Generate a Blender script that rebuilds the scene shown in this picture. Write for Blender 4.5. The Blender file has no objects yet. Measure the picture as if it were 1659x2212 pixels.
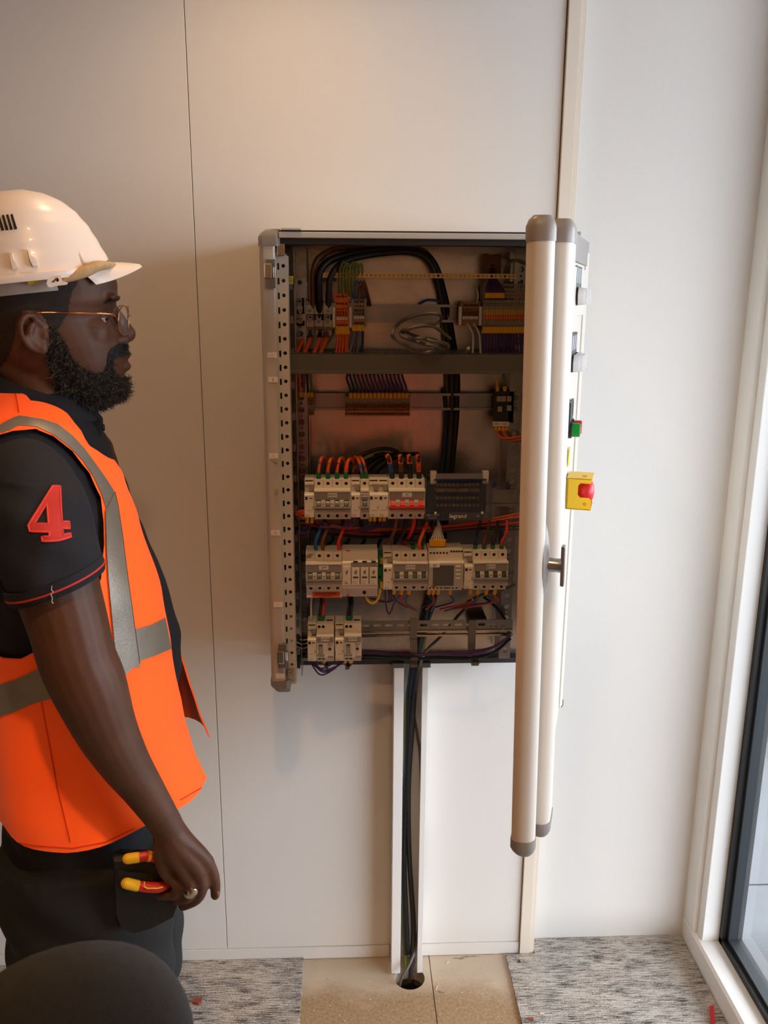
import bpy, bmesh, math, random
from mathutils import Vector, Matrix
from mathutils.geometry import delaunay_2d_cdt
from mathutils.bvhtree import BVHTree
random.seed(7)
R = math.radians
scn = bpy.context.scene
COL = scn.collection

# ---------------------------------------------------------------- camera
FPX, CX, CY, CAM_D, CAM_H = 1853.0, 829.5, 1106.0, 1.83, 1.62
YAW, PIT, ROL = R(2.5), R(14.1), R(.33)
CF = Vector((math.sin(YAW)*math.cos(PIT), math.cos(YAW)*math.cos(PIT), -math.sin(PIT)))
_r = Vector((math.cos(YAW), -math.sin(YAW), 0)); _u = _r.cross(CF)
CR = _r*math.cos(ROL) + _u*math.sin(ROL); CU = -_r*math.sin(ROL) + _u*math.cos(ROL)
CP = Vector((0, -CAM_D, CAM_H))
cam = bpy.data.cameras.new('camera'); camo = bpy.data.objects.new('camera', cam); COL.objects.link(camo)
cam.sensor_fit = 'VERTICAL'; cam.sensor_height = 36; cam.lens = 36*FPX/2212
cam.clip_start = .02; cam.clip_end = 100
camo.matrix_world = Matrix(((CR.x, CU.x, -CF.x, CP.x), (CR.y, CU.y, -CF.y, CP.y), (CR.z, CU.z, -CF.z, CP.z), (0, 0, 0, 1)))
cam.dof.use_dof = True; cam.dof.focus_distance = 1.5; cam.dof.aperture_fstop = 13
scn.camera = camo

# ---------------------------------------------------------------- sky, lamps, exposure
scn.view_settings.view_transform = 'Standard'; scn.view_settings.look = 'None'
scn.view_settings.gamma = 1; scn.view_settings.use_curve_mapping = False
scn.view_settings.exposure = -0.12
wd = bpy.data.worlds.new('overcast_sky'); scn.world = wd; wd.use_nodes = True
bg = wd.node_tree.nodes['Background']; bg.inputs[0].default_value = (.91, .94, 1.07, 1); bg.inputs[1].default_value = 9.8

def area(name, loc, rot, sx, sy, power, col, portal=False, spread=180):
    l = bpy.data.lights.new(name, 'AREA'); l.shape = 'RECTANGLE'; l.size = sx; l.size_y = sy; l.energy = power; l.color = col
    l.spread = R(spread)
    o = bpy.data.objects.new(name, l); COL.objects.link(o); o.location = loc; o.rotation_euler = rot
    if portal: l.cycles.is_portal = True
    return o
# sampling portal in the glazed wall (gives no light of its own)
area('window_portal', (1.0, -.68, 1.18), (0, R(90), 0), 2.3, 1.36, 1, (1, 1, 1), portal=True)
LAMPS = [(-.12, -.40, 2.5), (-.05, -1.50, 7.0), (.60, -3.2, 14.0), (-1.0, -3.0, 20.0)]   # one ceiling downlight, then three added fill lights: x, y, watts
LAMP_COL = (1.0, .60, .27)
CEIL = 2.55
scn.cycles.max_bounces = 8; scn.cycles.diffuse_bounces = 5; scn.cycles.glossy_bounces = 4; scn.cycles.transparent_max_bounces = 12
scn.cycles.use_denoising = True; scn.cycles.sample_clamp_indirect = 6; scn.cycles.caustics_reflective = False; scn.cycles.caustics_refractive = False
# ---------------------------------------------------------------- where a photograph pixel meets a plane of the room
def ray(px, py): return CF + CR*((px-CX)/FPX) - CU*((py-CY)/FPX)
def W(px, py, Y): d = ray(px, py); return CP + d*((Y-CP.y)/d.y)
def WZ(px, py, Z): d = ray(px, py); return CP + d*((Z-CP.z)/d.z)
def WX(px, py, X): d = ray(px, py); return CP + d*((X-CP.x)/d.x)
def proj(p): q = Vector(p)-CP; z = q.dot(CF); return CX+FPX*q.dot(CR)/z, CY-FPX*q.dot(CU)/z

# ---------------------------------------------------------------- materials
def lin(c):
    return tuple((x/12.92 if x <= .04045 else ((x+.055)/1.055)**2.4) for x in [v/255 for v in c])
MATS = {}
def mat(name, rgb, rough=.5, metal=0, noise=0, nscale=30, bump=0, bscale=200, spec=.5, coat=0, trans=0, alpha=1, sheen=0, stretch=(1, 1, 1)):
    m = bpy.data.materials.new(name); m.use_nodes = True; MATS[name] = m
    nt = m.node_tree; b = nt.nodes['Principled BSDF']; c = (*lin(rgb), 1)
    b.inputs['Base Color'].default_value = c; b.inputs['Roughness'].default_value = rough; b.inputs['Metallic'].default_value = metal
    b.inputs['Specular IOR Level'].default_value = spec; b.inputs['Coat Weight'].default_value = coat
    b.inputs['Transmission Weight'].default_value = trans; b.inputs['Alpha'].default_value = alpha
    if sheen: b.inputs['Sheen Weight'].default_value = sheen
    if noise or bump:
        tc = nt.nodes.new('ShaderNodeTexCoord'); mp = nt.nodes.new('ShaderNodeMapping'); mp.inputs['Scale'].default_value = stretch
        nt.links.new(tc.outputs['Object'], mp.inputs[0])
    if noise:
        n = nt.nodes.new('ShaderNodeTexNoise'); n.inputs['Scale'].default_value = nscale; n.inputs['Detail'].default_value = 5
        nt.links.new(mp.outputs[0], n.inputs['Vector'])
        r = nt.nodes.new('ShaderNodeValToRGB'); r.color_ramp.elements[0].position = .3; r.color_ramp.elements[1].position = .7
        r.color_ramp.elements[0].color = (*[x*(1-noise) for x in c[:3]], 1); r.color_ramp.elements[1].color = (*[min(1, x*(1+noise)) for x in c[:3]], 1)
        nt.links.new(n.outputs[0], r.inputs[0]); nt.links.new(r.outputs[0], b.inputs['Base Color'])
    if bump:
        n2 = nt.nodes.new('ShaderNodeTexNoise'); n2.inputs['Scale'].default_value = bscale; n2.inputs['Detail'].default_value = 3
        nt.links.new(mp.outputs[0], n2.inputs['Vector'])
        bp = nt.nodes.new('ShaderNodeBump'); bp.inputs['Strength'].default_value = bump; bp.inputs['Distance'].default_value = .002
        nt.links.new(n2.outputs[0], bp.inputs['Height']); nt.links.new(bp.outputs[0], b.inputs['Normal'])
    return m
mat('wall', (224, 220, 214), .55, noise=.02, nscale=400, bump=.12, bscale=900)
mat('dark_wall', (176, 164, 150), .7, noise=.04)
mat('wall_edge', (205, 198, 186), .5)
mat('trim', (226, 214, 198), .45)
mat('ceiling', (235, 232, 226), .8, noise=.02)
mat('white_frame', (238, 236, 232), .35)
mat('gasket', (16, 16, 17), .5)
mat('alu_dark', (58, 62, 66), .4, .3)
mat('cab', (196, 192, 183), .38, noise=.03, nscale=9)
mat('cab_door', (204, 196, 185), .34)
mat('cap', (138, 130, 124), .4)
mat('galv', (196, 190, 187), .27, .96, noise=.14, nscale=14, bump=.22, bscale=60)
mat('galv_rail', (150, 152, 157), .26, .85, noise=.06, nscale=20)
mat('chrome', (200, 195, 188), .18, 1)
mat('duct', (92, 90, 82), .5)
mat('duct_clip', (118, 112, 104), .5)
mat('device', (226, 218, 204), .42)
mat('device_grey', (146, 142, 138), .45)
mat('device_mid', (182, 174, 163), .45)
mat('device_dark', (40, 38, 36), .5)
mat('hole', (9, 8, 8), .7)  # near-black that stands for the dark inside holes and slots
mat('toggle_black', (18, 22, 20), .35)
mat('toggle_green', (20, 74, 52), .35)
mat('toggle_red', (214, 52, 40), .4)
mat('sticker', (236, 230, 222), .5)
mat('ink', (28, 26, 26), .6)
mat('sticker_orange', (226, 92, 40), .5)
mat('sticker_yellow', (214, 190, 40), .5)
mat('clear', (84, 92, 112), .08, spec=.6, alpha=.22)
mat('blueplastic', (34, 44, 110), .3, alpha=.85)
mat('screw', (150, 142, 128), .3, 1)
mat('brass', (196, 164, 84), .3, 1)
mat('copper_bar', (206, 176, 104), .35, .8)
mat('term_grey', (148, 140, 124), .5)
mat('term_brown', (150, 108, 72), .5)
mat('term_orange', (222, 108, 32), .45)
mat('term_yellow', (206, 158, 60), .45)
mat('w_black', (14, 14, 15), .45); mat('w_grey', (96, 92, 86), .5); mat('w_orange', (240, 98, 28), .42)
mat('w_blue', (24, 92, 176), .4); mat('w_ltblue', (96, 124, 160), .4); mat('w_brown', (112, 66, 40), .45); mat('w_purple', (72, 40, 104), .42)
mat('w_white', (206, 200, 190), .45); mat('w_red', (206, 44, 34), .42); mat('w_gy', (104, 110, 36), .45); mat('w_yellow', (226, 186, 40), .45)
mat('w_dkblue', (22, 40, 90), .45); mat('w_graphite', (44, 46, 50), .4)
mat('ferrule', (240, 178, 22), .45); mat('fer_green', (16, 110, 66), .45); mat('fer_blue', (20, 70, 160), .45)
mat('btn_white', (232, 232, 232), .3); mat('btn_green', (0, 140, 50), .25); mat('btn_red', (200, 40, 48), .35); mat('btn_black', (26, 26, 27), .4)
mat('estop_yellow', (240, 196, 36), .4); mat('estop_red', (212, 34, 40), .4)
mat('lcd', (86, 88, 86), .25); mat('brandred', (196, 40, 40), .5)
mat('legend', (150, 152, 158), .5)
# person
mat('skin', (84, 53, 36), .54, noise=.14, nscale=22, bump=.10, bscale=500, spec=.4)
mat('nail', (126, 86, 68), .4); mat('lip', (92, 55, 45), .45)
mat('hair', (34, 24, 19), .75, noise=.35, nscale=380, bump=.5, bscale=900)
mat('beard', (16, 13, 12), .7); mat('beard_grey', (104, 98, 92), .6)
mat('eye_white', (190, 178, 166), .25); mat('iris', (26, 15, 10), .15)
mat('helmet', (240, 226, 216), .32, coat=.15)
mat('helmet_dark', (20, 15, 14), .8)
mat('leather', (190, 160, 116), .8, noise=.12, nscale=120, bump=.4, bscale=500)
mat('strapgrey', (170, 166, 156), .5)
mat('gold', (220, 158, 112), .25, 1)
mat('lens', (240, 236, 230), .03, alpha=.10, spec=.8)
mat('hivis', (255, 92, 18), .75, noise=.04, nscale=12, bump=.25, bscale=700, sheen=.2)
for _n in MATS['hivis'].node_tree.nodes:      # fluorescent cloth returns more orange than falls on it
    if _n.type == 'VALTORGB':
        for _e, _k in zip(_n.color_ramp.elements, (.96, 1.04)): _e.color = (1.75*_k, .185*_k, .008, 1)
mat('reflective', (142, 136, 126), .42, .35, noise=.10, nscale=25, bump=.2, bscale=300)
mat('seam', (216, 66, 10), .8)
mat('stitch', (84, 76, 66), .8)
mat('navy', (20, 22, 33), .85, noise=.10, nscale=90, bump=.45, bscale=900)
mat('shirt_red', (196, 48, 42), .8, noise=.08, nscale=60)
mat('shirt_red_edge', (226, 62, 52), .75)
mat('trouser', (17, 16, 16), .85, noise=.14, nscale=60, bump=.45, bscale=700)
mat('holster', (15, 15, 15), .65, bump=.3, bscale=300)
mat('boot', (22, 20, 18), .5)
mat('plier_red', (206, 44, 36), .4); mat('plier_yellow', (240, 190, 36), .4); mat('steel', (150, 150, 150), .3, 1)
mat('silver', (196, 188, 172), .28, 1, noise=.2, nscale=300)
mat('thread', (200, 185, 165), .8)
mat('chair_fabric', (27, 25, 24), .95, noise=.22, nscale=160, bump=.15, bscale=600)
mat('chair_plastic', (20, 20, 21), .5)
mat('scrap_red', (150, 70, 50), .8); mat('scrap', (70, 52, 40), .8); mat('scrap_pale', (214, 200, 180), .8); mat('strap_red', (206, 36, 50), .5)
mat('pave', (92, 94, 96), .8, noise=.08, nscale=6); mat('fence', (124, 119, 106), .7, noise=.06, nscale=3); mat('kerb', (56, 58, 58), .8, noise=.1); mat('soil', (60, 58, 55), .9)
mat('underfloor_shade', (6, 6, 6), .9)

def node_mat(name):
    m = bpy.data.materials.new(name); m.use_nodes = True; MATS[name] = m
    return m, m.node_tree, m.node_tree.nodes['Principled BSDF']
def mk(nt, t, **kw):
    n = nt.nodes.new(t)
    for k, v in kw.items(): setattr(n, k, v)
    return n
# woven loop carpet: ribs along x, streaky light/dark yarn
m, nt, b = node_mat('carpet'); b.inputs['Roughness'].default_value = .95; b.inputs['Specular IOR Level'].default_value = .1
geo = mk(nt, 'ShaderNodeNewGeometry')
def nmap(sx, sy, sz=1):
    p = mk(nt, 'ShaderNodeMapping'); p.inputs['Scale'].default_value = (sx, sy, sz); nt.links.new(geo.outputs['Position'], p.inputs[0]); return p
def noise(p, sc, det=3, rough=.6):
    n = mk(nt, 'ShaderNodeTexNoise'); n.inputs['Scale'].default_value = sc; n.inputs['Detail'].default_value = det; n.inputs['Roughness'].default_value = rough
    nt.links.new(p.outputs[0], n.inputs['Vector']); return n
n1 = noise(nmap(30, 330), 1, 3, .65); n2 = noise(nmap(12, 44), 1, 2); n3 = noise(nmap(260, 260), 1, 1)
def math_(op, a, c):
    q = mk(nt, 'ShaderNodeMath', operation=op)
    for i, v in enumerate((a, c)):
        if isinstance(v, (int, float)): q.inputs[i].default_value = v
        else: nt.links.new(v, q.inputs[i])
    return q.outputs[0]
s = math_('ADD', math_('MULTIPLY', n1.outputs[0], .62), math_('ADD', math_('MULTIPLY', n2.outputs[0], .34), math_('MULTIPLY', n3.outputs[0], .22)))
rp = mk(nt, 'ShaderNodeValToRGB'); e = rp.color_ramp.elements; e[0].position = .47; e[0].color = (*lin((96, 90, 87)), 1); e[1].position = .64; e[1].color = (*lin((226, 217, 207)), 1)
nt.links.new(s, rp.inputs[0]); nt.links.new(rp.outputs[0], b.inputs['Base Color'])
wv = mk(nt, 'ShaderNodeTexWave', bands_direction='Y'); wv.inputs['Scale'].default_value = 62; wv.inputs['Distortion'].default_value = .6; nt.links.new(geo.outputs['Position'], wv.inputs['Vector'])
bp = mk(nt, 'ShaderNodeBump'); bp.inputs['Strength'].default_value = .9; bp.inputs['Distance'].default_value = .004
nt.links.new(math_('ADD', wv.outputs[1], math_('MULTIPLY', n3.outputs[0], 1.2)), bp.inputs['Height']); nt.links.new(bp.outputs[0], b.inputs['Normal'])
# chipboard floor panel with dust and smears
m, nt, b = node_mat('chipboard'); b.inputs['Roughness'].default_value = .8
geo = mk(nt, 'ShaderNodeNewGeometry')
n1 = noise(nmap(1, 1), 140, 4); n2 = noise(nmap(3.4, 6), 1, 4, .6); vor = mk(nt, 'ShaderNodeTexVoronoi'); vor.inputs['Scale'].default_value = 120; nt.links.new(geo.outputs['Position'], vor.inputs['Vector'])
rp = mk(nt, 'ShaderNodeValToRGB'); e = rp.color_ramp.elements; e[0].position = .3; e[0].color = (*lin((138, 112, 82)), 1); e[1].position = .75; e[1].color = (*lin((176, 150, 116)), 1)
nt.links.new(n1.outputs[0], rp.inputs[0])
# glue/dust film left near the wall (a stain with its own shape)
sep = mk(nt, 'ShaderNodeSeparateXYZ'); nt.links.new(geo.outputs['Position'], sep.inputs[0])
near = math_('ADD', math_('MULTIPLY', sep.outputs[1], 7.0), 1.02)
dust = math_('MULTIPLY', math_('ADD', near, math_('MULTIPLY', math_('SUBTRACT', n2.outputs[0], .5), 2.4)), 1.1)
cl = mk(nt, 'ShaderNodeClamp'); nt.links.new(dust, cl.inputs[0]); cl.inputs[2].default_value = .8
mx = mk(nt, 'ShaderNodeMix', data_type='RGBA'); nt.links.new(cl.outputs[0], mx.inputs[0]); nt.links.new(rp.outputs[0], mx.inputs[6]); mx.inputs[7].default_value = (*lin((196, 180, 160)), 1)
lt = math_('LESS_THAN', vor.outputs['Distance'], .10); n4 = noise(nmap(1, 1), 40, 1); lt = math_('MULTIPLY', lt, math_('GREATER_THAN', n4.outputs[0], .56))
mx2 = mk(nt, 'ShaderNodeMix', data_type='RGBA'); nt.links.new(lt, mx2.inputs[0]); nt.links.new(mx.outputs[2], mx2.inputs[6]); mx2.inputs[7].default_value = (*lin((226, 208, 180)), 1)
n5 = noise(nmap(5, 22), 1, 5, .7); dk = math_('GREATER_THAN', n5.outputs[0], .665)
mx3 = mk(nt, 'ShaderNodeMix', data_type='RGBA'); nt.links.new(math_('MULTIPLY', dk, .55), mx3.inputs[0]); nt.links.new(mx2.outputs[2], mx3.inputs[6]); mx3.inputs[7].default_value = (*lin((70, 60, 52)), 1)
nt.links.new(mx3.outputs[2], b.inputs['Base Color'])
# window glass: clear, with mirror-like sheen at grazing angles
m, nt, b = node_mat('glass'); nt.nodes.remove(b)
out = nt.nodes['Material Output']; tr = mk(nt, 'ShaderNodeBsdfTransparent'); tr.inputs[0].default_value = (.93, .96, .95, 1); gl = mk(nt, 'ShaderNodeBsdfGlossy'); gl.inputs['Roughness'].default_value = .01
fr = mk(nt, 'ShaderNodeFresnel'); fr.inputs[0].default_value = 1.5; ms = mk(nt, 'ShaderNodeMixShader')
gg = mk(nt, 'ShaderNodeNewGeometry'); mm_ = mk(nt, 'ShaderNodeMath', operation='MULTIPLY'); sb_ = mk(nt, 'ShaderNodeMath', operation='SUBTRACT'); sb_.inputs[0].default_value = 1
nt.links.new(gg.outputs['Backfacing'], sb_.inputs[1]); nt.links.new(fr.outputs[0], mm_.inputs[0]); nt.links.new(sb_.outputs[0], mm_.inputs[1])
nt.links.new(mm_.outputs[0], ms.inputs[0]); nt.links.new(tr.outputs[0], ms.inputs[1]); nt.links.new(gl.outputs[0], ms.inputs[2]); nt.links.new(ms.outputs[0], out.inputs[0])
# lamp disc
m, nt, b = node_mat('lamp_glow'); b.inputs['Emission Color'].default_value = (*LAMP_COL, 1); b.inputs['Emission Strength'].default_value = 12

# ---------------------------------------------------------------- mesh building
def inpoly(x, y, pl):
    c = False; j = len(pl)-1
    for i in range(len(pl)):
        if (pl[i][1] > y) != (pl[j][1] > y) and x < (pl[j][0]-pl[i][0])*(y-pl[i][1])/(pl[j][1]-pl[i][1])+pl[i][0]: c = not c
        j = i
    return c
def tri_holes(vs, es, outer, holes):
    r = delaunay_2d_cdt(vs, es, [], 1, 1e-7); V = r[0]; bb = [(min(p[0] for p in h), max(p[0] for p in h), min(p[1] for p in h), max(p[1] for p in h), h) for h in holes]; F = []
    for f in r[2]:
        x = sum(V[i][0] for i in f)/len(f); y = sum(V[i][1] for i in f)/len(f)
        if not inpoly(x, y, outer): continue
        if any(a < x < b and c < y < d and inpoly(x, y, h) for a, b, c, d, h in bb): continue
        F.append(tuple(f))
    return V, F
class MB:
    def __init__(s): s.v = []; s.f = []
    def add(s, v, f): o = len(s.v); s.v += [Vector(p) for p in v]; s.f += [tuple(i+o for i in q) for q in f]; return s
    def box(s, x0, x1, y0, y1, z0, z1):
        x0, x1 = sorted((x0, x1)); y0, y1 = sorted((y0, y1)); z0, z1 = sorted((z0, z1))
        return s.add([(x0,y0,z0),(x1,y0,z0),(x1,y1,z0),(x0,y1,z0),(x0,y0,z1),(x1,y0,z1),(x1,y1,z1),(x0,y1,z1)],
                     [(0,3,2,1),(4,5,6,7),(0,1,5,4),(1,2,6,5),(2,3,7,6),(3,0,4,7)])
    def loft(s, rings, cap=True, closed=True):
        n = len(rings[0]); v = [p for r in rings for p in r]; f = []
        for i in range(len(rings)-1):
            for j in range(n if closed else n-1):
                a = i*n+j; b = i*n+(j+1) % n; f.append((a, b, b+n, a+n))
        if cap and closed:
            f.append(tuple(reversed(range(n)))); f.append(tuple((len(rings)-1)*n+j for j in range(n)))
        return s.add(v, f)
    def prism(s, poly, fn, a, b):      # poly (p,q) swept from a to b; fn(p,q,t)->xyz
        return s.loft([[fn(p, q, a) for p, q in poly], [fn(p, q, b) for p, q in poly]])
    def tube(s, pts, r, n=8, cap=True):
        pts = [Vector(p) for p in pts]; m = len(pts); rr = r if isinstance(r, (list, tuple)) else [r]*m
        rings = []; up = None
        for i, p in enumerate(pts):
            t = (pts[min(i+1, m-1)]-pts[max(i-1, 0)]); t = t.normalized() if t.length > 1e-9 else Vector((0, 0, 1))
            if up is None: up = t.orthogonal().normalized()
            up = (up - t*up.dot(t)); up = up.normalized() if up.length > 1e-6 else t.orthogonal().normalized()
            sd = t.cross(up)
            rings.append([p + (up*math.cos(2*math.pi*k/n)+sd*math.sin(2*math.pi*k/n))*rr[i] for k in range(n)])
        return s.loft(rings, cap)
    def caps(s, pts, rr, n=14):          # sphere-swept tapered chain
        pts = [Vector(p) for p in pts]; P = []; Q = []
        d0 = (pts[0]-pts[1]).normalized(); d1 = (pts[-1]-pts[-2]).normalized()
        for a in (85, 60, 30): P.append(pts[0]+d0*rr[0]*math.sin(R(a))); Q.append(rr[0]*math.cos(R(a)))
        P += pts; Q += list(rr)
        for a in (30, 60, 85): P.append(pts[-1]+d1*rr[-1]*math.sin(R(a))); Q.append(rr[-1]*math.cos(R(a)))
        return s.tube(P, Q, n)
    def cyl(s, c, d, r, h, n=16, r2=None):
        c = Vector(c); d = Vector(d).normalized(); return s.tube([c, c+d*h], [r, r if r2 is None else r2], n)
    def ell(s, c, rad, n=16, m=10, fr=None):
        c = Vector(c); rings = []
        for i in range(m+1):
            a = math.pi*(i+.02)/(m+.04)-math.pi/2; rings.append([(rad[0]*math.cos(a)*math.cos(2*math.pi*k/n), rad[1]*math.cos(a)*math.sin(2*math.pi*k/n), rad[2]*math.sin(a)) for k in range(n)])
        if fr is None: fr = lambda p: c+Vector(p)
        return s.loft([[fr(p) for p in r] for r in rings])
    def plate(s, outer, holes, fn, th):   # flat plate with real holes; fn(p,q,d)->xyz
        vs = []; es = []
        for lp in [outer]+holes:
            o = len(vs); vs += [Vector(p) for p in lp]; es += [(o+i, o+(i+1) % len(lp)) for i in range(len(lp))]
        V, F = tri_holes(vs, es, outer, holes)
        cnt = {}
        for f in F:
            for i in range(len(f)):
                e = (f[i], f[(i+1) % len(f)]); cnt[e] = 1
        n = len(V); f2 = [f for f in F] + [tuple(i+n for i in reversed(f)) for f in F]
        for (a, b_) in cnt:
            if (b_, a) not in cnt: f2.append((b_, a, a+n, b_+n))
        return s.add([fn(p[0], p[1], 0) for p in V]+[fn(p[0], p[1], th) for p in V], f2)
    def mesh(s, name, smooth=None, bevel=0, fix=True):
        me = bpy.data.meshes.new(name); me.from_pydata([tuple(p) for p in s.v], [], s.f)
        bm = bmesh.new(); bm.from_mesh(me)
        if fix: bmesh.ops.recalc_face_normals(bm, faces=bm.faces)
        if bevel: bmesh.ops.bevel(bm, geom=[e for e in bm.edges if e.calc_length() > bevel*2.2 and len(e.link_faces) == 2 and e.calc_face_angle(0) > .5], offset=bevel, segments=2, affect='EDGES', profile=.6)
        bm.to_mesh(me); bm.free()
        if smooth: me.shade_smooth(); me.set_sharp_from_angle(angle=R(smooth))
        return me
PM = {}
def link(name, data, parent=None, loc=None, label=None, cat=None, group=None, kind=None):
    o = bpy.data.objects.new(name, data); COL.objects.link(o)
    if loc is not None: o.location = loc
    if parent is not None:
        o.parent = parent; o.matrix_parent_inverse = PM.get(parent, Matrix()).inverted()
    PM[o] = o.matrix_parent_inverse.copy() if False else (Matrix.Translation(o.location) if loc is not None else Matrix())
    if label: o['label'] = label
    if cat: o['category'] = cat
    if group: o['group'] = group
    if kind: o['kind'] = kind
    return o
def ob(name, mb, m, parent=None, smooth=None, bevel=0, fix=True, **kw):
    me = mb.mesh(name, smooth, bevel, fix) if isinstance(mb, MB) else mb
    if m is not None: me.materials.clear(); me.materials.append(MATS[m] if isinstance(m, str) else m)
    return link(name, me, parent, **kw)
def thing(name, base, label, cat, group=None):
    return link(name, None, None, loc=Vector(base), label=label, cat=cat, group=group)
def evalmesh(o, name=None):
    dg = bpy.context.evaluated_depsgraph_get(); dg.update()
    me = bpy.data.meshes.new_from_object(o.evaluated_get(dg)); me.name = name or o.name; return me
def remesh(mb, name, vox, smooth=4, factor=.5):
    me = mb.mesh(name); o = bpy.data.objects.new('tmp', me); COL.objects.link(o)
    md = o.modifiers.new('r', 'REMESH'); md.mode = 'VOXEL'; md.voxel_size = vox; md.use_smooth_shade = True
    if smooth: sm = o.modifiers.new('s', 'SMOOTH'); sm.iterations = smooth; sm.factor = factor
    m2 = evalmesh(o, name); bpy.data.objects.remove(o); m2.shade_smooth(); return m2
def circ(p, q, r, n=12): return [(p+r*math.cos(2*math.pi*k/n), q+r*math.sin(2*math.pi*k/n)) for k in range(n)]
def rect(p, q, w, h): return [(p-w/2, q-h/2), (p+w/2, q-h/2), (p+w/2, q+h/2), (p-w/2, q+h/2)]
def rrect(p, q, w, h, r, n=4):
    o = []
    for cx, cy, a in ((p+w/2-r, q+h/2-r, 0), (p-w/2+r, q+h/2-r, 90), (p-w/2+r, q-h/2+r, 180), (p+w/2-r, q-h/2+r, 270)):
        o += [(cx+r*math.cos(R(a+90*k/n)), cy+r*math.sin(R(a+90*k/n))) for k in range(n+1)]
    return o
def crom(pts, n=6):
    pts = [Vector(p) for p in pts]; out = []; e = [pts[0]*2-pts[1]]+pts+[pts[-1]*2-pts[-2]]
    for i in range(1, len(e)-2):
        for k in range(n):
            t = k/n; a, b_, c, d = e[i-1], e[i], e[i+1], e[i+2]
            out.append(.5*((2*b_)+(c-a)*t+(2*a-5*b_+4*c-d)*t*t+(3*b_-a-3*c+d)*t**3))
    return out+[pts[-1]]
def text(name, s, size, loc, parent, m='ink', rot=(R(90), 0, 0), ext=.0002, sx=1):
    c = bpy.data.curves.new(name, 'FONT'); c.body = s; c.size = size; c.align_x = 'CENTER'; c.align_y = 'CENTER'; c.extrude = ext; c.resolution_u = 2
    o = bpy.data.objects.new('tmp', c); COL.objects.link(o); me = evalmesh(o, name); bpy.data.objects.remove(o)
    me.transform(Matrix.Translation(Vector(loc)) @ (Matrix.Rotation(rot[2], 4, 'Z') @ Matrix.Rotation(rot[0], 4, 'X')) @ Matrix.Scale(sx, 4, (1, 0, 0)))
    return ob(name, me, m, parent)
FX = lambda p, q, d, Y=0: (p, Y, q)
def front(Y): return lambda p, q, d: (p, Y+d, q)
# ---------------------------------------------------------------- the room
XW = .866            # inner face of the glazed wall
def struct(name, mb, m, parent=None, **kw):
    k = {} if parent else {'kind': 'structure'}
    return ob(name, mb, m, parent, **k, **kw)
wf = struct('wall_front', MB().box(-3.6, .47, .014, .12, -.2, CEIL).box(.47, .98, .052, .12, -.2, CEIL), 'wall_edge')
g = .0007
for x0, x1 in ((-3.6, -2.126), (-2.126, -1.216), (-1.216, -.306), (-.306, .429)):
    struct('panel', MB().box(x0+g, x1-g, 0, .013, .036, CEIL), 'wall', wf, bevel=.0008)
struct('panel', MB().box(.466, .905, .042, .052, .0, CEIL), 'wall', wf)
# skirting strip under the panels
for x0, x1 in ((-3.6, -.306), (-.306, .4285)):
    pass
bb = struct('baseboard_front', MB().box(-3.6, .1, -.003, .014, .002, .0345), 'wall')
struct('baseboard_end', MB().box(.183, .4285, -.003, .014, .002, .0345), 'wall', bb)
# vertical cover strip at the end of the panelling
t1 = struct('trim_1', MB().box(.4305, .4555, -.009, .045, 0, CEIL), 'trim', bevel=.001)
struct('trim_bead', MB().box(.4565, .467, -.004, .045, 0, CEIL), 'trim', t1, bevel=.001)
# other walls, ceiling
struct('wall_left', MB().box(-3.7, -3.6, -4.0, .12, -.2, CEIL), 'dark_wall')
struct('wall_right', MB().box(XW-.01, XW+.11, -4.0, -1.35, -.2, CEIL), 'wall')
struct('wall_back', MB().box(-3.7, 1.0, -4.1, -4.0, -.2, CEIL), 'dark_wall')
cl_ = MB().plate([(-3.7, -4.1), (1.0, -4.1), (1.0, .12), (-3.7, .12)], [circ(x, y, .045, 20) for x, y, _ in LAMPS], lambda p, q, d: (p, q, CEIL+d), .06)
struct('ceiling', cl_, 'ceiling')
# floor: raised floor of chipboard panels on a slab, carpet tiles on top
fl = struct('floor', MB().box(-3.7, 1.02, -4.1, .12, -.3, -.2), 'underfloor_shade')  # slab coloured black for the dark below the floor hole
HX, HY, HR = .146, -.073, .037
xs = [-3.4, -2.8, -2.2, -1.6, -1.0, -.4, .2, .8, 1.0]; ys = [.05, -.55, -1.15, -1.75, -2.35, -2.95, -3.55, -4.1]
for i in range(len(xs)-1):
    for j in range(len(ys)-1):
        x0, x1, y1, y0 = xs[i]+.001, xs[i+1]-.001, ys[j]-.001, ys[j+1]+.001
        if i == 5 and j == 0:
            pm = MB().plate([(x0, y0), (x1, y0), (x1, y1), (x0, y1)], [circ(HX, HY, HR, 40)], lambda p, q, d: (p, q, -.036+d), .036)
        else: pm = MB().box(x0, x1, y0, y1, -.036, 0)
        struct('floor_panel', pm, 'chipboard', fl)
tiles = [(-.616+.51*(-k), 0) for k in range(0, 6)]
for k in range(6):
    for j in range(5):
        x1 = -.116-.51*k; y1 = -.004-.51*j
        struct('carpet_tile', MB().box(x1-.5092, x1, y1-.5092, y1, 0.0005, .007), 'carpet', fl, bevel=.001)
for j in range(1, 5):
    y1 = -.004-.51*j
    struct('carpet_tile', MB().box(-.116+.0008, .394-.0008, y1-.5092, y1, 0.0005, .007), 'carpet', fl, bevel=.001)
for j in range(5):
    y1 = .04-.51*j if j else .04
    y0 = -.004-.51*(j+1)+.0008; yt = .04 if j == 0 else -.004-.51*j
    if j == 0:
        pm = MB().prism([(.394, y0), (XW-.002, y0), (XW-.002, .041), (.469, .041), (.469, -.011), (.394, -.011)], lambda p, q, t: (p, q, t), .0005, .007)
    else: pm = MB().box(.394, XW-.002, y0, yt, .0005, .007)
    struct('carpet_tile', pm, 'carpet', fl)
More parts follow.
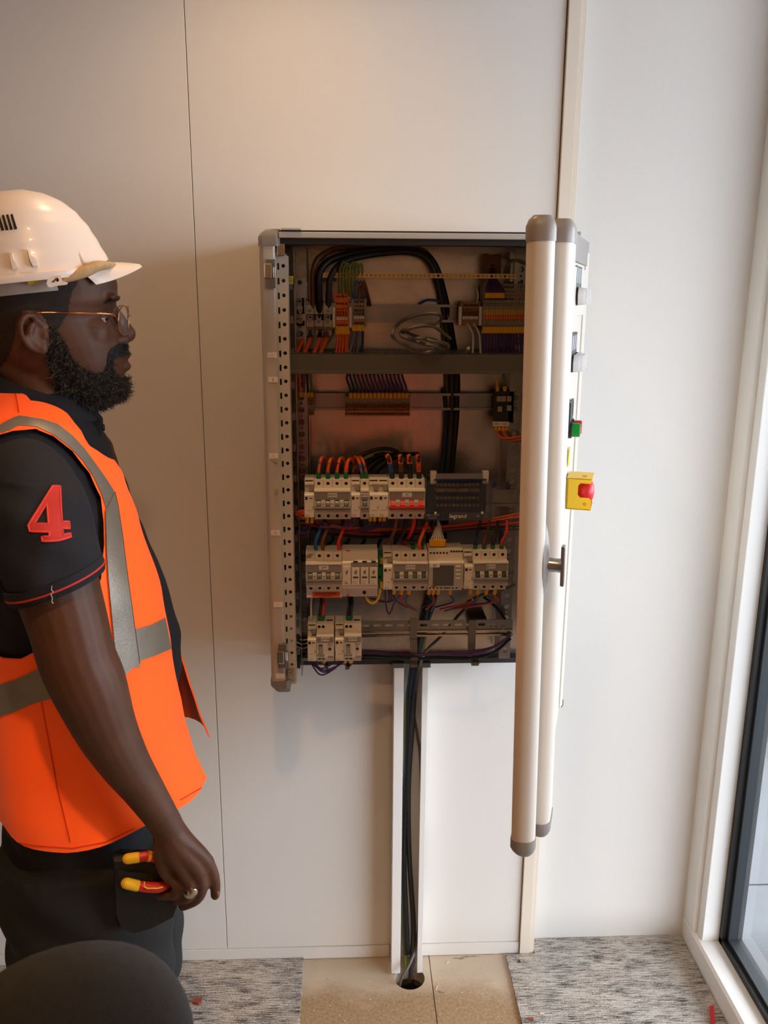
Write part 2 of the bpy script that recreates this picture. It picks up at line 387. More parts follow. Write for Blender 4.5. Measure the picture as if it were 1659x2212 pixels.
# ---- glazed wall on the right
w1 = struct('window_1', MB().box(XW+.028, XW+.10, -4.0, .06, -.2, -.001).box(XW, XW+.1, -4.0, .06, 2.32, CEIL), 'white_frame')
struct('window_sill', MB().prism([(XW, .0), (XW, .058), (XW+.006, .064), (XW+.062, .064), (XW+.062, .0)], lambda p, q, t: (p, t, q), -4.0, .05), 'white_frame', w1)
struct('window_jamb', MB().box(XW+.0, XW+.062, -.018, .05, .0635, 2.32), 'white_frame', w1, bevel=.003)
struct('window_jamb', MB().box(XW+.012, XW+.062, -.05, -.018, .064, 2.32), 'white_frame', w1, bevel=.002)
struct('window_head', MB().box(XW, XW+.062, -4.0, -.05, 2.26, 2.32), 'white_frame', w1)
struct('gasket', MB().box(XW+.054, XW+.066, -.066, -.05, .064, 2.26).box(XW+.054, XW+.066, -4, -.05, .0642, .080), 'gasket', w1)
struct('glazing_bar', MB().box(XW+.066, XW+.10, -.075, -.04, .05, 2.26).box(XW+.066, XW+.10, -4, -.075, .05, .088), 'alu_dark', w1)
struct('pane', MB().box(XW+.074, XW+.080, -4.0, -.07, .08, 2.28), 'glass', w1)
struct('window_jamb', MB().box(XW, XW+.1, -4.1, -4.0, .0, 2.42), 'white_frame', w1)
# ---- outside: paving and a pale boarded screen
ot = struct('ground_outside', MB().box(1.02, 9, -9, 6, -.4, -.09), 'soil')
pz = -.05
for i in range(8):
    for j in range(9):
        x0 = 1.03+.6*i; y0 = -4.2+.9*j
        struct('paving_slab', MB().box(x0+.003, x0+.597, y0+.003, y0+.897, -.09, pz), 'pave', ot, bevel=.002)
fa = WZ(1612, 1502, pz); fb = WZ(1659, 1560, pz)
fd = (fb-fa); fd.z = 0; fd.normalize(); fn_ = Vector((-fd.y, fd.x, 0))
if fn_.dot(CP-fa) > 0: fn_ = -fn_
sc0 = thing('board_screen', fa, 'pale boarded screen standing beyond the window glass on a dark kerb', 'screen')
def strip(mb, a0, a1, z0, z1, th, off=0):
    p = fa+fd*a0+fn_*off; q = fa+fd*a1+fn_*off; n = fn_*th
    return mb.add([(p.x, p.y, z0), (q.x, q.y, z0), (q.x+n.x, q.y+n.y, z0), (p.x+n.x, p.y+n.y, z0), (p.x, p.y, z1), (q.x, q.y, z1), (q.x+n.x, q.y+n.y, z1), (p.x+n.x, p.y+n.y, z1)],
                  [(0,3,2,1),(4,5,6,7),(0,1,5,4),(1,2,6,5),(2,3,7,6),(3,0,4,7)])
ob('kerb', strip(MB(), -2.6, .6, pz, pz+.10, .12), 'kerb', sc0)
for k in range(15):
    ob('board', strip(MB(), -2.6+.21*k, -2.6+.21*k+.19, pz+.10, 2.4, .03, .03), 'fence', sc0)
ob('rail', strip(MB(), -2.6, .6, 1.0, 1.08, .04, .07), 'fence', sc0)
struct('sky_blocker_outside', MB().box(1.0, 3.0, -5.0, 3.0, 2.56, 2.8), 'fence')  # unseen slab added to hold back the high sky light
# ---- recessed downlight over the wall, and unseen fill lights added in the ceiling
for k, (x, y, p) in enumerate(LAMPS):
    t = thing('ceiling_or_fill_light', (x, y, CEIL), ['warm recessed ceiling downlight above the cabinet wall', 'unseen warm fill light added in front of the cabinet', 'unseen warm fill light added over the near floor', 'unseen warm fill light added in the far left corner'][k], 'downlight', 'recessed ceiling downlights')
    ob('trim_ring', MB().plate(circ(x, y, .058, 28), [circ(x, y, .042, 24)], lambda a, b_, d: (a, b_, CEIL-.004+d), .0035), 'white_frame', t)
    ob('can', MB().loft([[(x+.042*math.cos(a), y+.042*math.sin(a), z) for a in [2*math.pi*i/20 for i in range(20)]] for z in (CEIL-.001, CEIL+.05)], cap=False), 'chrome', t, fix=False)
    ob('lamp_face', MB().cyl((x, y, CEIL+.046), (0, 0, 1), .040, .004, 20), 'lamp_glow', t)
    l = bpy.data.lights.new('lamp_or_fill_beam', 'SPOT'); l.energy = p*10; l.color = LAMP_COL; l.spot_size = R(125); l.spot_blend = .9; l.shadow_soft_size = .035
    lo = bpy.data.objects.new('lamp_or_fill_beam', l); COL.objects.link(lo); lo.location = (x, y, CEIL+.035); lo.parent = t; lo.matrix_parent_inverse = PM[t].inverted()
# ---------------------------------------------------------------- the electrical cabinet
YF, YB = -.25, -.03           # front of the frame, face of the back plate
CXL, CXR, CZB, CZT = -.154, .416, .853, 1.731
cab = thing('electrical_cabinet', (.14, 0, CZB), 'open light grey wall-mounted electrical cabinet full of breakers and wiring', 'cabinet')
ob('back_plate', MB().box(CXL+.02, CXR-.02, YB, YB+.003, CZB-.025, CZT-.008), 'galv', cab)
ob('side_panel', MB().box(CXL, CXL+.003, YF+.02, -.001, CZB, CZT-.004), 'cab', cab)
ob('side_panel', MB().box(CXR-.003, CXR, YF+.02, -.001, CZB, CZT-.004), 'cab', cab)
ob('top_panel', MB().box(CXL+.003, CXR-.003, YF+.025, -.001, CZT-.008, CZT-.004), 'cab', cab)
ob('rear_panel', MB().box(CXL+.003, CXR-.003, -.004, -.001, CZB-.02, CZT-.01), 'cab', cab)
ob('bottom_lip', MB().box(CXL+.02, CXR-.003, -.055, -.004, CZB-.030, CZB-.018), 'device_dark', cab)
# left front frame: rounded extrusion, seen as an L with a curved nose
def arcpts(cx, cy, r, a0, a1, n=6): return [(cx+r*math.cos(R(a0+(a1-a0)*k/n)), cy+r*math.sin(R(a0+(a1-a0)*k/n))) for k in range(n+1)]
prof = [(CXL, YF+.05)] + arcpts(CXL+.014, YF+.012, .014, 180, 250) + [(CXL+.025, YF+.0), (CXL+.0285, YF+.003), (CXL+.0285, YF+.009), (CXL+.012, YF+.020), (CXL+.006, YF+.05)]
ob('frame_profile', MB().prism(prof, lambda p, q, t: (p, q, t), CZB+.022, CZT-.024), 'cab', cab, smooth=35)
prof2 = [(2*CXL+.594-p if False else CXR-(p-CXL), q) for p, q in prof]
ob('frame_profile', MB().prism(prof2, lambda p, q, t: (p, q, t), CZB+.022, CZT-.024), 'cab', cab, smooth=35)
# corner caps
def cornercap(x0, x1, z0, z1, top, nm='corner_cap'):
    rings = []; s = 1 if top else -1; zb, zt = (z0, z1) if top else (z1, z0)
    for k, (dz, ins) in enumerate(((0, 0), (.55, 0), (.8, .006), (1, .016))):
        z = zb+(zt-zb)*dz; rings.append([(x0+ins*(1 if x0 < .1 else 0)*1.0, YF+.05, z), (x0+ins*(1 if x0 < .1 else .3), YF+.012, z), (x0+.008+ins*.5, YF-.002+ins*.4, z), (x1-.006, YF-.002+ins*.4, z), (x1, YF+.006, z), (x1, YF+.05, z)])
    return ob(nm, MB().loft(rings), 'cap', cab, smooth=40)
cornercap(CXL-.0015, CXL+.037, CZT-.026, CZT+.003, True); cornercap(CXL-.0015, CXL+.037, CZB-.002, CZB+.024, False)
cornercap(CXR-.037, CXR+.0015, CZT-.026, CZT+.003, True); cornercap(CXR-.037, CXR+.0015, CZB-.002, CZB+.024, False)
# top front frame: light lip over a dark return
ob('top_frame', MB().box(CXL+.036, CXR-.037, YF, YF+.012, CZT-.012, CZT-.002), 'cab', cab, bevel=.0015)
ob('top_groove', MB().box(CXL+.036, CXR-.037, YF+.003, YF+.02, CZT-.002, CZT+.001), 'device_dark', cab)
ob('top_gasket', MB().box(CXL+.036, CXR-.037, YF+.012, YF+.05, CZT-.022, CZT-.0085), 'device_dark', cab)
ob('top_strip', MB().box(CXL+.04, CXL+.075, YF-.003, YF+.004, CZT+.001, CZT+.004), 'cab', cab)
# perforated flange along the left frame
fx0, fx1 = W(601, 900, YF+.012).x-.004, W(628, 900, YF+.012).x; sx_, hx_ = W(608.5, 900, YF+.012).x, W(619, 900, YF+.012).x
hs = []; zt, zb = CZT-.03, CZB+.012
n = 31
for k in range(n):
    z = zt-.030-k*(zt-zb-.045)/n
    hs.append(rect(sx_, z, .0036, .0115)); hs.append(circ(hx_, z+.001, .0034, 10))
ob('perforated_flange', MB().plate([(fx0, zb), (fx1, zb), (fx1, zt-.012), (fx1-.012, zt), (fx0, zt)], hs, front(YF+.012), .0016), 'cab', cab)
ob('flange_return', MB().box(fx1-.0016, fx1, YF+.013, YF+.045, zb, zt-.012), 'cab', cab)
# inner uprights: galvanised, with key-hole punchings
def upright(x0, x1, y, z0=CZB, z1=CZT-.02):
    hs = []; xc = (x0+x1)/2; z = z0+.02
    while z < z1-.02: hs.append(circ(xc, z, .0062, 6)); hs.append(circ(xc, z+.0125, .0024, 8)); z += .025
    ob('upright', MB().plate([(x0, z0), (x1, z0), (x1, z1), (x0, z1)], hs, front(y), .0018), 'galv_rail', cab, fix=True)
xa = W(646, 950, -.10).x; xb = W(664, 950, -.10).x
upright(xa-.004, xb, -.10); ob('upright_web', MB().box(xb, xb+.0015, -.10, -.04, CZB, CZT-.02).box(xb+.003, xb+.0045, -.095, -.04, CZB, CZT-.02), 'galv_rail', cab)
xa2 = W(1098, 950, -.10).x; xb2 = W(1122, 950, -.10).x
upright(xa2, xb2, -.10); ob('upright_web', MB().box(xa2-.0015, xa2, -.10, -.04, CZB, CZT-.02), 'galv_rail', cab)
# side channel with square lugs between flange and upright
xs_ = W(632, 900, -.17).x
ob('side_channel', MB().box(xs_-.022, xs_-.02, -.235, -.11, CZB+.005, CZT-.03), 'device_dark', cab)
for k in range(26):
    z = CZT-.10-k*.0305
    ob('lug', MB().box(xs_-.0035, xs_+.0055, -.172, -.168, z, z+.014), 'device_dark' if k % 2 else 'galv_rail', cab)
ob('side_strip', MB().box(xs_+.008, xs_+.0095, -.175, -.12, CZB, CZT-.03), 'galv_rail', cab)
# earth bracket with hex bolts at the top left
bk = W(648, 585, -.13)
eb = ob('earth_bracket', MB().plate([(bk.x-.014, bk.z-.05), (bk.x+.012, bk.z-.05), (bk.x+.012, bk.z+.045), (bk.x-.014, bk.z+.045)], [circ(bk.x-.001, bk.z-.022, .005, 10)], front(-.13), .003), 'galv_rail', cab)
for px, py in ((648, 562), (650, 592)):
    c = W(px, py, -.133); mb = MB().cyl(c, (0, -1, 0), .0095, .002, 20).cyl(c+Vector((0, -.002, 0)), (0, -1, 0), .0062, .005, 6); ob('bolt', mb, 'screw', eb, smooth=30)
c = W(625, 605, -.2); es = ob('earth_sticker', MB().box(c.x-.007, c.x+.007, -.2005, -.2, c.z-.007, c.z+.007), 'sticker_yellow', cab)
ob('earth_mark', MB().plate(circ(c.x, c.z, .005, 16), [circ(c.x, c.z, .0042, 16)], front(-.2009), .0003).box(c.x-.0004, c.x+.0004, -.2009, -.2005, c.z-.001, c.z+.004).box(c.x-.003, c.x+.003, -.2009, -.2005, c.z-.0014, c.z-.0007).box(c.x-.0018, c.x+.0018, -.2009, -.2005, c.z-.0028, c.z-.0021), 'ink', es)
# striker latches on the left frame
for py, s in ((587, 1), (1418, -1)):
    c = W(581 if s > 0 else 608, py, YF-.012)
    lt = ob('latch', MB().box(c.x-.008, c.x+.006, YF-.022, YF-.002, c.z-.012, c.z+.014), 'chrome', cab, bevel=.002)
    ob('latch_plate', MB().box(c.x-.006, c.x+.010, YF-.006, YF+.006, c.z-.028, c.z+.022), 'galv_rail', lt, bevel=.001)
    ob('latch_pin', MB().cyl((c.x+.009, YF-.008, c.z-.010), (0, 0, 1), .003, .018, 10), 'chrome', lt)
# keeper plates at the flange ends
for py, px in ((540, 607), (1455, 629)):
    c = W(px, py, YF+.008); kp = ob('keeper', MB().box(c.x-.007, c.x+.007, YF+.004, YF+.012, c.z-.010, c.z+.010), 'chrome', cab, bevel=.001)
    ob('rivet', MB().cyl((c.x, YF+.004, c.z), (0, -1, 0), .0035, .003, 12), 'chrome', kp)
# small numbered stickers and round plugs on the frame
for px, py, tx in ((588, 767, 'I'), (590, 820, '2'), (591, 985, '1'), (595, 1151, '4'), (601, 1306, 'I'), (605, 1460, 'I')):
    c = W(px, py, YF-.0016); st = ob('number_sticker', MB().box(c.x-.0085, c.x+.0085, YF-.0022, YF-.0012, c.z-.005, c.z+.005), 'sticker', cab)
    text('print', tx, .005, (c.x, YF-.0024, c.z), st)
for px, py in ((596, 994), (598, 1061)):
    c = W(px, py, YF-.001); ob('plug', MB().cyl(c, (0, -1, 0), .0045, .003, 14), 'strapgrey', cab, smooth=40)
# DIN rails (top-hat section)
def din(px0, px1, py, Yf, nm='din_rail', h=.035, slots=False):
    a = W(px0, py, Yf); b_ = W(px1, py, Yf); z = (a.z+b_.z)/2
    p = [(Yf, -h/2), (Yf, -h/2+.005), (Yf+.0065, -h/2+.005), (Yf+.0065, h/2-.005), (Yf, h/2-.005), (Yf, h/2), (Yf+.0012, h/2), (Yf+.0012, h/2-.0038), (Yf+.0077, h/2-.0038), (Yf+.0077, -h/2+.0038), (Yf+.0012, -h/2+.0038), (Yf+.0012, -h/2)]
    return ob(nm, MB().prism(p, lambda y, zz, t: (t, y, z+zz), a.x, b_.x), 'galv_rail', cab), z
RY1, RY3 = -.055, -.142
din(640, 1140, 677, RY1); din(640, 1130, 868, RY1)
din(640, 1122, 1077, RY3); din(645, 1112, 1230, RY3)
# lowest rail: deep slotted profile
a = W(650, 1360, RY3); b_ = W(1107, 1360, RY3); zc = a.z
hs = [rrect(W(px, 1357, RY3).x, zc+.007, .016, .006, .0029, 4) for px in range(690, 1070, 25)]
rl = ob('din_rail', MB().plate([(a.x, zc-.004), (b_.x, zc-.004), (b_.x, zc+.0175), (a.x, zc+.0175)], hs, front(RY3), .0014), 'galv_rail', cab)
ob('rail_lip', MB().box(a.x, b_.x, RY3-.006, RY3+.002, zc-.0165, zc-.0125).box(a.x, b_.x, RY3-.004, RY3+.004, zc-.0075, zc-.004), 'chrome', rl)
for px in (1061, 1073, 1087): c = W(px, 1355, RY3); ob('screw', MB().cyl(c, (0, -1, 0), .0045 if px == 1087 else .0025, .002, 14), 'screw', rl)
for px, py, Y in ((1118, 1077, RY3), (1108, 1232, RY3)):
    c = W(px-14, py-14, Y); ob('rail_screw', MB().cyl(c+Vector((0, .004, 0)), (0, -1, 0), .005, .005, 6), 'screw', cab)
# perforated earth bar across the top (brass)
a = W(690, 594, -.11); b_ = W(1115, 596, -.11); n = 44
hs = [circ(a.x+(k+.5)*(b_.x-a.x)/n, a.z, .0028, 8) for k in range(n)]
eb2 = ob('earth_bar', MB().plate([(a.x, a.z-.0045), (b_.x, a.z-.0045), (b_.x, a.z+.0045), (a.x, a.z+.0045)], hs, front(-.11), .003), 'copper_bar', cab)
for k in range(0, n, 1):
    if k % 3 != 2: ob('clamp_screw', MB().cyl((a.x+(k+.5)*(b_.x-a.x)/n, -.108, a.z), (0, -1, 0), .0022, .004, 8), 'screw', eb2)
ob('bar_support', MB().box(a.x+.0, a.x+.032, -.107, -.09, a.z-.012, a.z-.005), 'device_dark', eb2)
# ---------------------------------------------------------------- slotted wiring duct across the cabinet
a = W(626, 785, -.20); b_ = W(1140, 785, -.20); zt = W(800, 765, -.20).z; zb = W(800, 806, -.20).z
du = thing('wiring_duct', (.12, -.2, zb), 'dark grey slotted wiring duct running across the cabinet below the top rail', 'duct')
ob('cover', MB().box(a.x, b_.x, -.2035, -.2, zb, zt), 'duct', du, bevel=.001)
ob('cover_lip', MB().box(a.x, b_.x, -.2055, -.2, zb-.001, zb+.005), 'duct', du, bevel=.001)
hs = []; x = a.x+.012
while x < b_.x-.01:
    for y in (-.188, -.160, -.075): hs.append(rrect(x, y, .004, .016, .0019, 3))
    x += .0105
ob('slotted_top', MB().plate([(a.x, -.2), (b_.x, -.2), (b_.x, -.055), (a.x, -.055)], hs, lambda p, q, d: (p, q, zt-.002+d), .0018), 'duct', du)
ob('base', MB().box(a.x, b_.x, -.2, -.055, zb, zb+.002).box(a.x, b_.x, -.055, -.053, zb, zt), 'duct', du)
# ---------------------------------------------------------------- open trunking down the wall
zt = W(880, 1437, -.05).z
tr = thing('cable_trunking', (.15, -.03, .0), 'open white vertical trunking channel below the cabinet with cables inside', 'trunking')
xl0, xl1 = W(848, 1800, -.06).x, W(868, 1800, -.06).x; xr0, xr1 = W(906, 1800, -.06).x, W(918, 1800, -.06).x
ob('left_wall', MB().prism([(xl0, -.0035), (xl0, -.062), (xl1, -.062), (xl1, -.059), (xl0+.003, -.059), (xl0+.003, -.0035)], lambda p, q, t: (p, q, t), .004, zt), 'white_frame', tr, bevel=.0008)
ob('right_wall', MB().prism([(xr1, -.0035), (xr1, -.062), (xr0, -.062), (xr0, -.059), (xr1-.003, -.059), (xr1-.003, -.0035)], lambda p, q, t: (p, q, t), .004, zt), 'white_frame', tr, bevel=.0008)
ob('back', MB().plate([(xl0, .003), (xr1, .003), (xr1, zt), (xl0, zt)], [circ(W(889, 1614, -.004).x, W(889, 1614, -.004).z, .003, 10)], front(-.0065), .003), 'wall', tr)
for x0, x1 in ((xl0-.006, xl1+.001), (xr0-.004, xr1+.005)):
    ob('end_clip', MB().box(x0, x1, -.066, -.004, zt, zt+.012), 'duct', tr, bevel=.002)
# ---------------------------------------------------------------- modular devices on the rails
YT, YC = RY3-.045, RY3-.064          # terminal face, central face
ROW = {3: (1035, 1121), 4: (1191, 1276), 5: (1346, 1427)}
def rowz(r):
    a, b_ = ROW[r]; return W(830, a, YT).z, W(830, b_, YT).z
def xr(px0, px1, r):
    py = sum(ROW[r])/2; return W(px0, py, YT).x+.0003, W(px1, py, YT).x-.0003
def body(t, x0, x1, zt, zb, up=.0175, dn=.0150, m='device', low=0, mid=None):
    p = [(RY3-.001, zb-low), (RY3-.001, zt+.001), (YT+.012, zt+.001), (YT+.002, zt), (YT+.002, zt-up), (YC+.004, zt-up), (YC, zt-up-.003), (YC, zb+dn), (YT+.002, zb+dn), (YT+.002, zb-low)]
    return ob('body', MB().prism(p, lambda y, z, x: (x, y, z), x0, x1), m, t, bevel=.0006)
def holes_plate(t, x0, x1, z0, z1, hs, nm='terminal_cover', m='device', sc=True, r=.0034):
    hs2 = [circ(x, z, r, 12) for x, z in hs]
    o = ob(nm, MB().plate([(x0, z0), (x1, z0), (x1, z1), (x0, z1)], hs2, front(YT), .0019), m, t)
    for x, z in hs:
        w = ob('terminal_hole_shade', MB().cyl((x, YT+.0018, z), (0, -1, 0), r*.99, .0002, 12), 'hole', o)  # black disc painted for the dark inside the hole
    return o
def lab(t, x, z, w, h, s, Y, size=None):
    l = ob('label_plate', MB().box(x-w/2, x+w/2, Y-.0012, Y, z-h/2, z+h/2), 'sticker', t, bevel=.0003)
    if s: text('print', s, size or h*.62, (x, Y-.0014, z), l)
def breaker(name, label, px0, px1, r, poles, tag, tagx=.5, red=False, low=0, group='circuit breakers'):
    x0, x1 = xr(px0, px1, r); zt, zb = rowz(r); w = x1-x0; pw = w/poles
    t = thing(name, (x0+w/2, RY3, zb), label, 'breaker' if not red else 'switch', group)
    body(t, x0, x1, zt, zb, low=low)
    xc = [x0+pw*(k+.5) for k in range(poles)]
    holes_plate(t, x0, x1, zt-.0174, zt-.0002, [(x, zt-.0085) for x in xc]); holes_plate(t, x0, x1, zb+.0002, zb+.0148, [(x, zb+.0068) for x in xc])
    if low: ob('lower_body', MB().box(x0, x1, YT, YT+.003, zb-low, zb), 'device', t)
    for k in range(1, poles):
        ob('pole_joint', MB().box(x0+pw*k-.0003, x0+pw*k+.0003, YT-.0003, YT+.001, zt-.0172, zt).box(x0+pw*k-.0003, x0+pw*k+.0003, YT-.0003, YT+.001, zb, zb+.0146), 'device_grey', t)
    zl = zt-.0205                      # top of central face
    ob('ledge', MB().box(x0, x1, YC-.0035, YC+.004, zl, zl+.003), 'device', t, bevel=.0006)
    ob('face_panel', MB().box(x0+.0012, x1-.0012, YC-.0008, YC, zl-.0165, zl), 'device_grey', t)
    zg = zl-.0165-.0055                # toggle row
    for k, x in enumerate(xc):
        ob('toggle_window', MB().box(x-.0048, x+.0048, YC-.0007, YC, zg-.0055, zg+.0052), 'toggle_red' if red else 'toggle_black', t)
        ob('toggle', MB().prism([(YC-.0007, zg+.004), (YC-.0045, zg+.0005), (YC-.0085, zg-.004), (YC-.0065, zg-.0055), (YC-.0007, zg-.0045)], lambda y, z, q: (q, y, z), x-.0044, x+.0044), 'toggle_red' if red else 'toggle_black', t, bevel=.0004)
        if not red: ob('toggle_mark', MB().box(x-.0038, x+.0038, YC-.0012, YC-.0005, zg+.0032, zg+.0050), 'toggle_green', t)
        if k < poles-1 or poles == 1:
            q = x+pw/2 if poles > 1 else None
            if q is not None:
                tie = ob('tie', MB().box(q-.0042, q+.0042, YC-.004, YC, zg-.0065, zg+.0052), 'device', t, bevel=.0006)
                ob('tie_slot', MB().box(q-.0018, q+.0014, YC-.0043, YC-.0039, zg-.0025, zg-.001), 'ink', tie)
    zb2 = zb+.0150
    ob('toggle_bar', MB().box(x0+.0008, x1-.0008, YC-.0095, YC-.001, zg-.0105, zg-.0055), 'toggle_red' if red else 'device_grey', t, bevel=.0012)
    ob('bar_dark_line', MB().box(x0+.001, x1-.001, YC-.0006, YC, zg-.0135, zg-.0100), 'device_dark', t)  # plain dark line under the toggle bar
    ob('lower_panel', MB().box(x0+.0008, x1-.0008, YC-.001, YC, zb2+.0005, zg-.0140), 'device_mid', t)
    if tag: lab(t, x0+w*tagx, zl-.0062, min(.019, w*.92) if poles > 1 else w*.95, .0085, tag, YC-.0008, .0058 if poles > 1 else .0048)
    return t, x0, x1, zt, zb
def aux(name, label, px0, px1, r, n=1, group='narrow auxiliary units beside breakers'):
    x0, x1 = xr(px0, px1, r); zt, zb = rowz(r); w = (x1-x0)/n; zb += .003
    t = thing(name, ((x0+x1)/2, RY3, zb), label, 'contact unit', group)
    body(t, x0, x1, zt, zb, up=.0245, dn=.006)
    for k in range(n):
        a = x0+w*k; b_ = a+w
        ob('upper_step', MB().box(a+.0004, b_-.0004, YT-.004, YT+.003, zt-.0105, zt-.0065), 'device', t, bevel=.0006)
        ob('wire_slot', MB().box(a+.0015, b_-.002, YT+.0012, YT+.0022, zt-.004, zt-.002), 'device_dark', t)
        ob('link_lever', MB().box(b_-.0095, b_-.0004, YT-.006, YT+.003, zt-.0215, zt-.0115), 'device_grey', t, bevel=.001)
        ob('status_window', MB().box(a+.0015, a+.0065, YC-.0006, YC, zt-.0365, zt-.0305), 'device_dark', t)
        ob('status_mark', MB().box(b_-.0082, b_-.0028, YC-.0004, YC, zt-.0345, zt-.0325), 'ink', t)
        ob('side_mark', MB().box(b_-.0030, b_-.0012, YC-.0004, YC, zt-.0555, zt-.050), 'device_grey', t)
        ob('type_print', MB().box(a+.005, b_-.004, YC-.0003, YC, zt-.0585, zt-.0573), 'device_mid', t)
        ob('approval_mark', MB().plate(rrect(a+.0058, zb+.0095, .0078, .0036, .0016, 3), [rrect(a+.0058, zb+.0095, .0064, .0022, .001, 3)], front(YC-.0003), .0003), 'device_grey', t)
    return t
aux('auxiliary_contact', 'narrow pale auxiliary contact at the left end of the upper breaker row', 658, 679, 3)
breaker('circuit_breaker', 'pale four-pole breaker tagged QAUX1 with black toggles in the upper breaker row', 679, 758, 3, 4, 'QAUX1')
aux('auxiliary_contact', 'narrow pale auxiliary contact between QAUX1 and the single slim breaker', 758, 778, 3)
breaker('circuit_breaker', 'slim single-toggle breaker tagged QAUT1 in the upper breaker row', 778, 797, 3, 1, 'QAUT1')
aux('auxiliary_contact', 'double-width pale auxiliary contact left of the red-toggle switch', 797, 838, 3, 2)
breaker('isolator_switch', 'four-pole isolator with red toggles and red bar tagged IG', 838, 917, 3, 4, 'IG', red=True)
tq, x0, x1, zt, zb = breaker('circuit_breaker', 'tall four-pole breaker tagged QPP with an orange sticker at its foot', 661, 739, 4, 4, 'QPP', low=.0135)
st = ob('warning_sticker', MB().box(x0+.0115, x1-.004, YT-.0005, YT, zb-.0128, zb-.001), 'sticker_orange', tq)
for k, s in enumerate(('EN CAS DE DECLENCHEMENT', 'REMPLACER LES CARTOUCHES', 'DU PARAFOUDRE')): text('print', s, .0032, ((x0+x1)/2+.003, YT-.0007, zb-.0038-k*.0032), st)
ob('terminal_flag', MB().add([(x0+.001, YT-.0006, zt-.013), (x0+.009, YT-.0006, zt-.013), (x0+.0165, YT-.0006, zt-.0035), (x0+.006, YT-.0006, zt-.0035), (x0+.001, YT-.0006, zt-.008)], [(0, 1, 2, 3, 4)]), 'device_grey', tq)
# surge arrester
x0, x1 = xr(739, 816, 4); zt, zb = rowz(4); w = (x1-x0)/4
sa = thing('surge_arrester', ((x0+x1)/2, RY3, zb), 'pale surge arrester with four plug-in cartridges beside breaker QPP', 'surge arrester')
body(sa, x0, x1, zt+.001, zb, low=.0125, up=.016, dn=.012)
ob('grey_recess', MB().box(x0+w, x1, YC-.0012, YC+.001, zt-.061, zt-.0165), 'device_grey', sa)
for k in range(4):
    a = x0+w*k+.0012; b_ = x0+w*(k+1)-.0012
    cz1 = zt-.0265 if k else zt-.0235
    c = ob('cartridge', MB().box(a, b_, YC-.0055, YC-.001, zt-.062, cz1), 'device', sa, bevel=.0007)
    xm = (a+b_)/2
    ob('window', MB().box(xm-.005, xm+.005, YC-.0060, YC-.0055, zt-.0475, zt-.0445) if k else MB().box(xm-.002, xm+.002, YC-.006, YC-.0055, zt-.058, zt-.057), 'device_dark', c)
    ob('surge_symbol', MB().tube([(xm-.0012, YC-.0057, zt-.0405), (xm+.0016, YC-.0057, zt-.0305)], .0005, 5).tube([(xm+.0022*math.cos(q), YC-.0057, zt-.0352+.0022*math.sin(q)) for q in [2*math.pi*i/10 for i in range(11)]], .0005, 5), 'ink', c)
    for j in range(3): ob('print', MB().box(xm-.0055, xm+.0008+(.002 if j == 2 else 0), YC-.0058, YC-.0055, zt-.0545-j*.0026, zt-.0535-j*.0026), 'device_mid', c)
    if k: ob('pull_tab', MB().box(xm-.0045, xm+.0045, YC-.003, YC, zt-.0165, zt-.0135), 'device_dark', sa)
ob('red_mark', MB().box(x0+.007, x0+.0155, YT+.001, YT+.0025, zt+.0002, zt+.0022).box(x0+.0085, x0+.0145, YT-.0002, YT+.002, zb-.0125, zb-.0095), 'brandred', sa)
ob('terminal_hole_shade', MB().cyl((x0+w*2.5, YT+.002, zb-.004), (0, -1, 0), .0038, .0006, 14), 'hole', sa)  # another black disc in place of a dark terminal hole
# earth terminal
x0, x1 = xr(817, 827, 4)
et = thing('earth_terminal', ((x0+x1)/2, RY3, zb), 'yellow and green earth terminal standing right of the surge arrester', 'terminal')
ob('body', MB().box(x0, x1, YT+.006, RY3, zb+.002, zt-.012), 'fer_green', et, bevel=.0008)
for k in range(9): ob('yellow_stripe', MB().box(x0+.0042, x1+.0003, YT+.0052, YT+.0062, zt-.0175-k*.0026 if k < 5 else zb+.004+(k-5)*.0035, zt-.0160-k*.0026 if k < 5 else zb+.0068+(k-5)*.0035), 'ferrule', et)
for k in (.38, .72): ob('screw_well', MB().cyl(((x0+x1)/2-.001, YT+.0058, zb+(zt-zb-.012)*k), (0, -1, 0), .0028, .0006, 12), 'hole', et)
aux('auxiliary_contact', 'narrow pale auxiliary contact right of the yellow-green earth terminal', 827, 847, 4)
breaker('circuit_breaker', 'four-pole breaker tagged QCLIM in the middle of the lower breaker row', 847, 923, 4, 4, 'QCLIM')
# power meter
x0, x1 = xr(924, 999, 4); zt, zb = rowz(4); w = x1-x0
pm_ = thing('power_meter', ((x0+x1)/2, RY3, zb), 'pale rail-mounted power meter with a grey blank display', 'meter')
body(pm_, x0, x1, zt+.003, zb, up=.019, dn=.013)
hs = [(x0+.005+k*.0066, zt-.0045) for k in range(6)]+[(x0+.0465+k*.0052, zt-.0015) for k in range(5)]
holes_plate(pm_, x0, x1, zt-.016, zt+.0026, hs, r=.0023); holes_plate(pm_, x0, x1, zb, zb+.0128, [(x0+.005+q*.001*.93, zb+.0045) for q in (0, 8, 16, 24, 32, 37, 42, 50, 58)], r=.0020)
ob('front_bezel', MB().box(x0+.001, x1-.001, YC-.0035, YC, zb+.0135, zt-.0195), 'device_mid', pm_, bevel=.001)
ob('display', MB().box(x0+.008, x1-.020, YC-.0042, YC-.0032, zb+.0175, zt-.0235), 'lcd', pm_)
for k in range(4): ob('key', MB().box(x1-.0165, x1-.0065, YC-.0052, YC-.0033, zt-.0275-k*.0082, zt-.0232-k*.0082), 'device', pm_, bevel=.0012)
lab(pm_, x0+.0115, zt-.0225, .019, .0085, 'CM', YC-.0040, .0055)
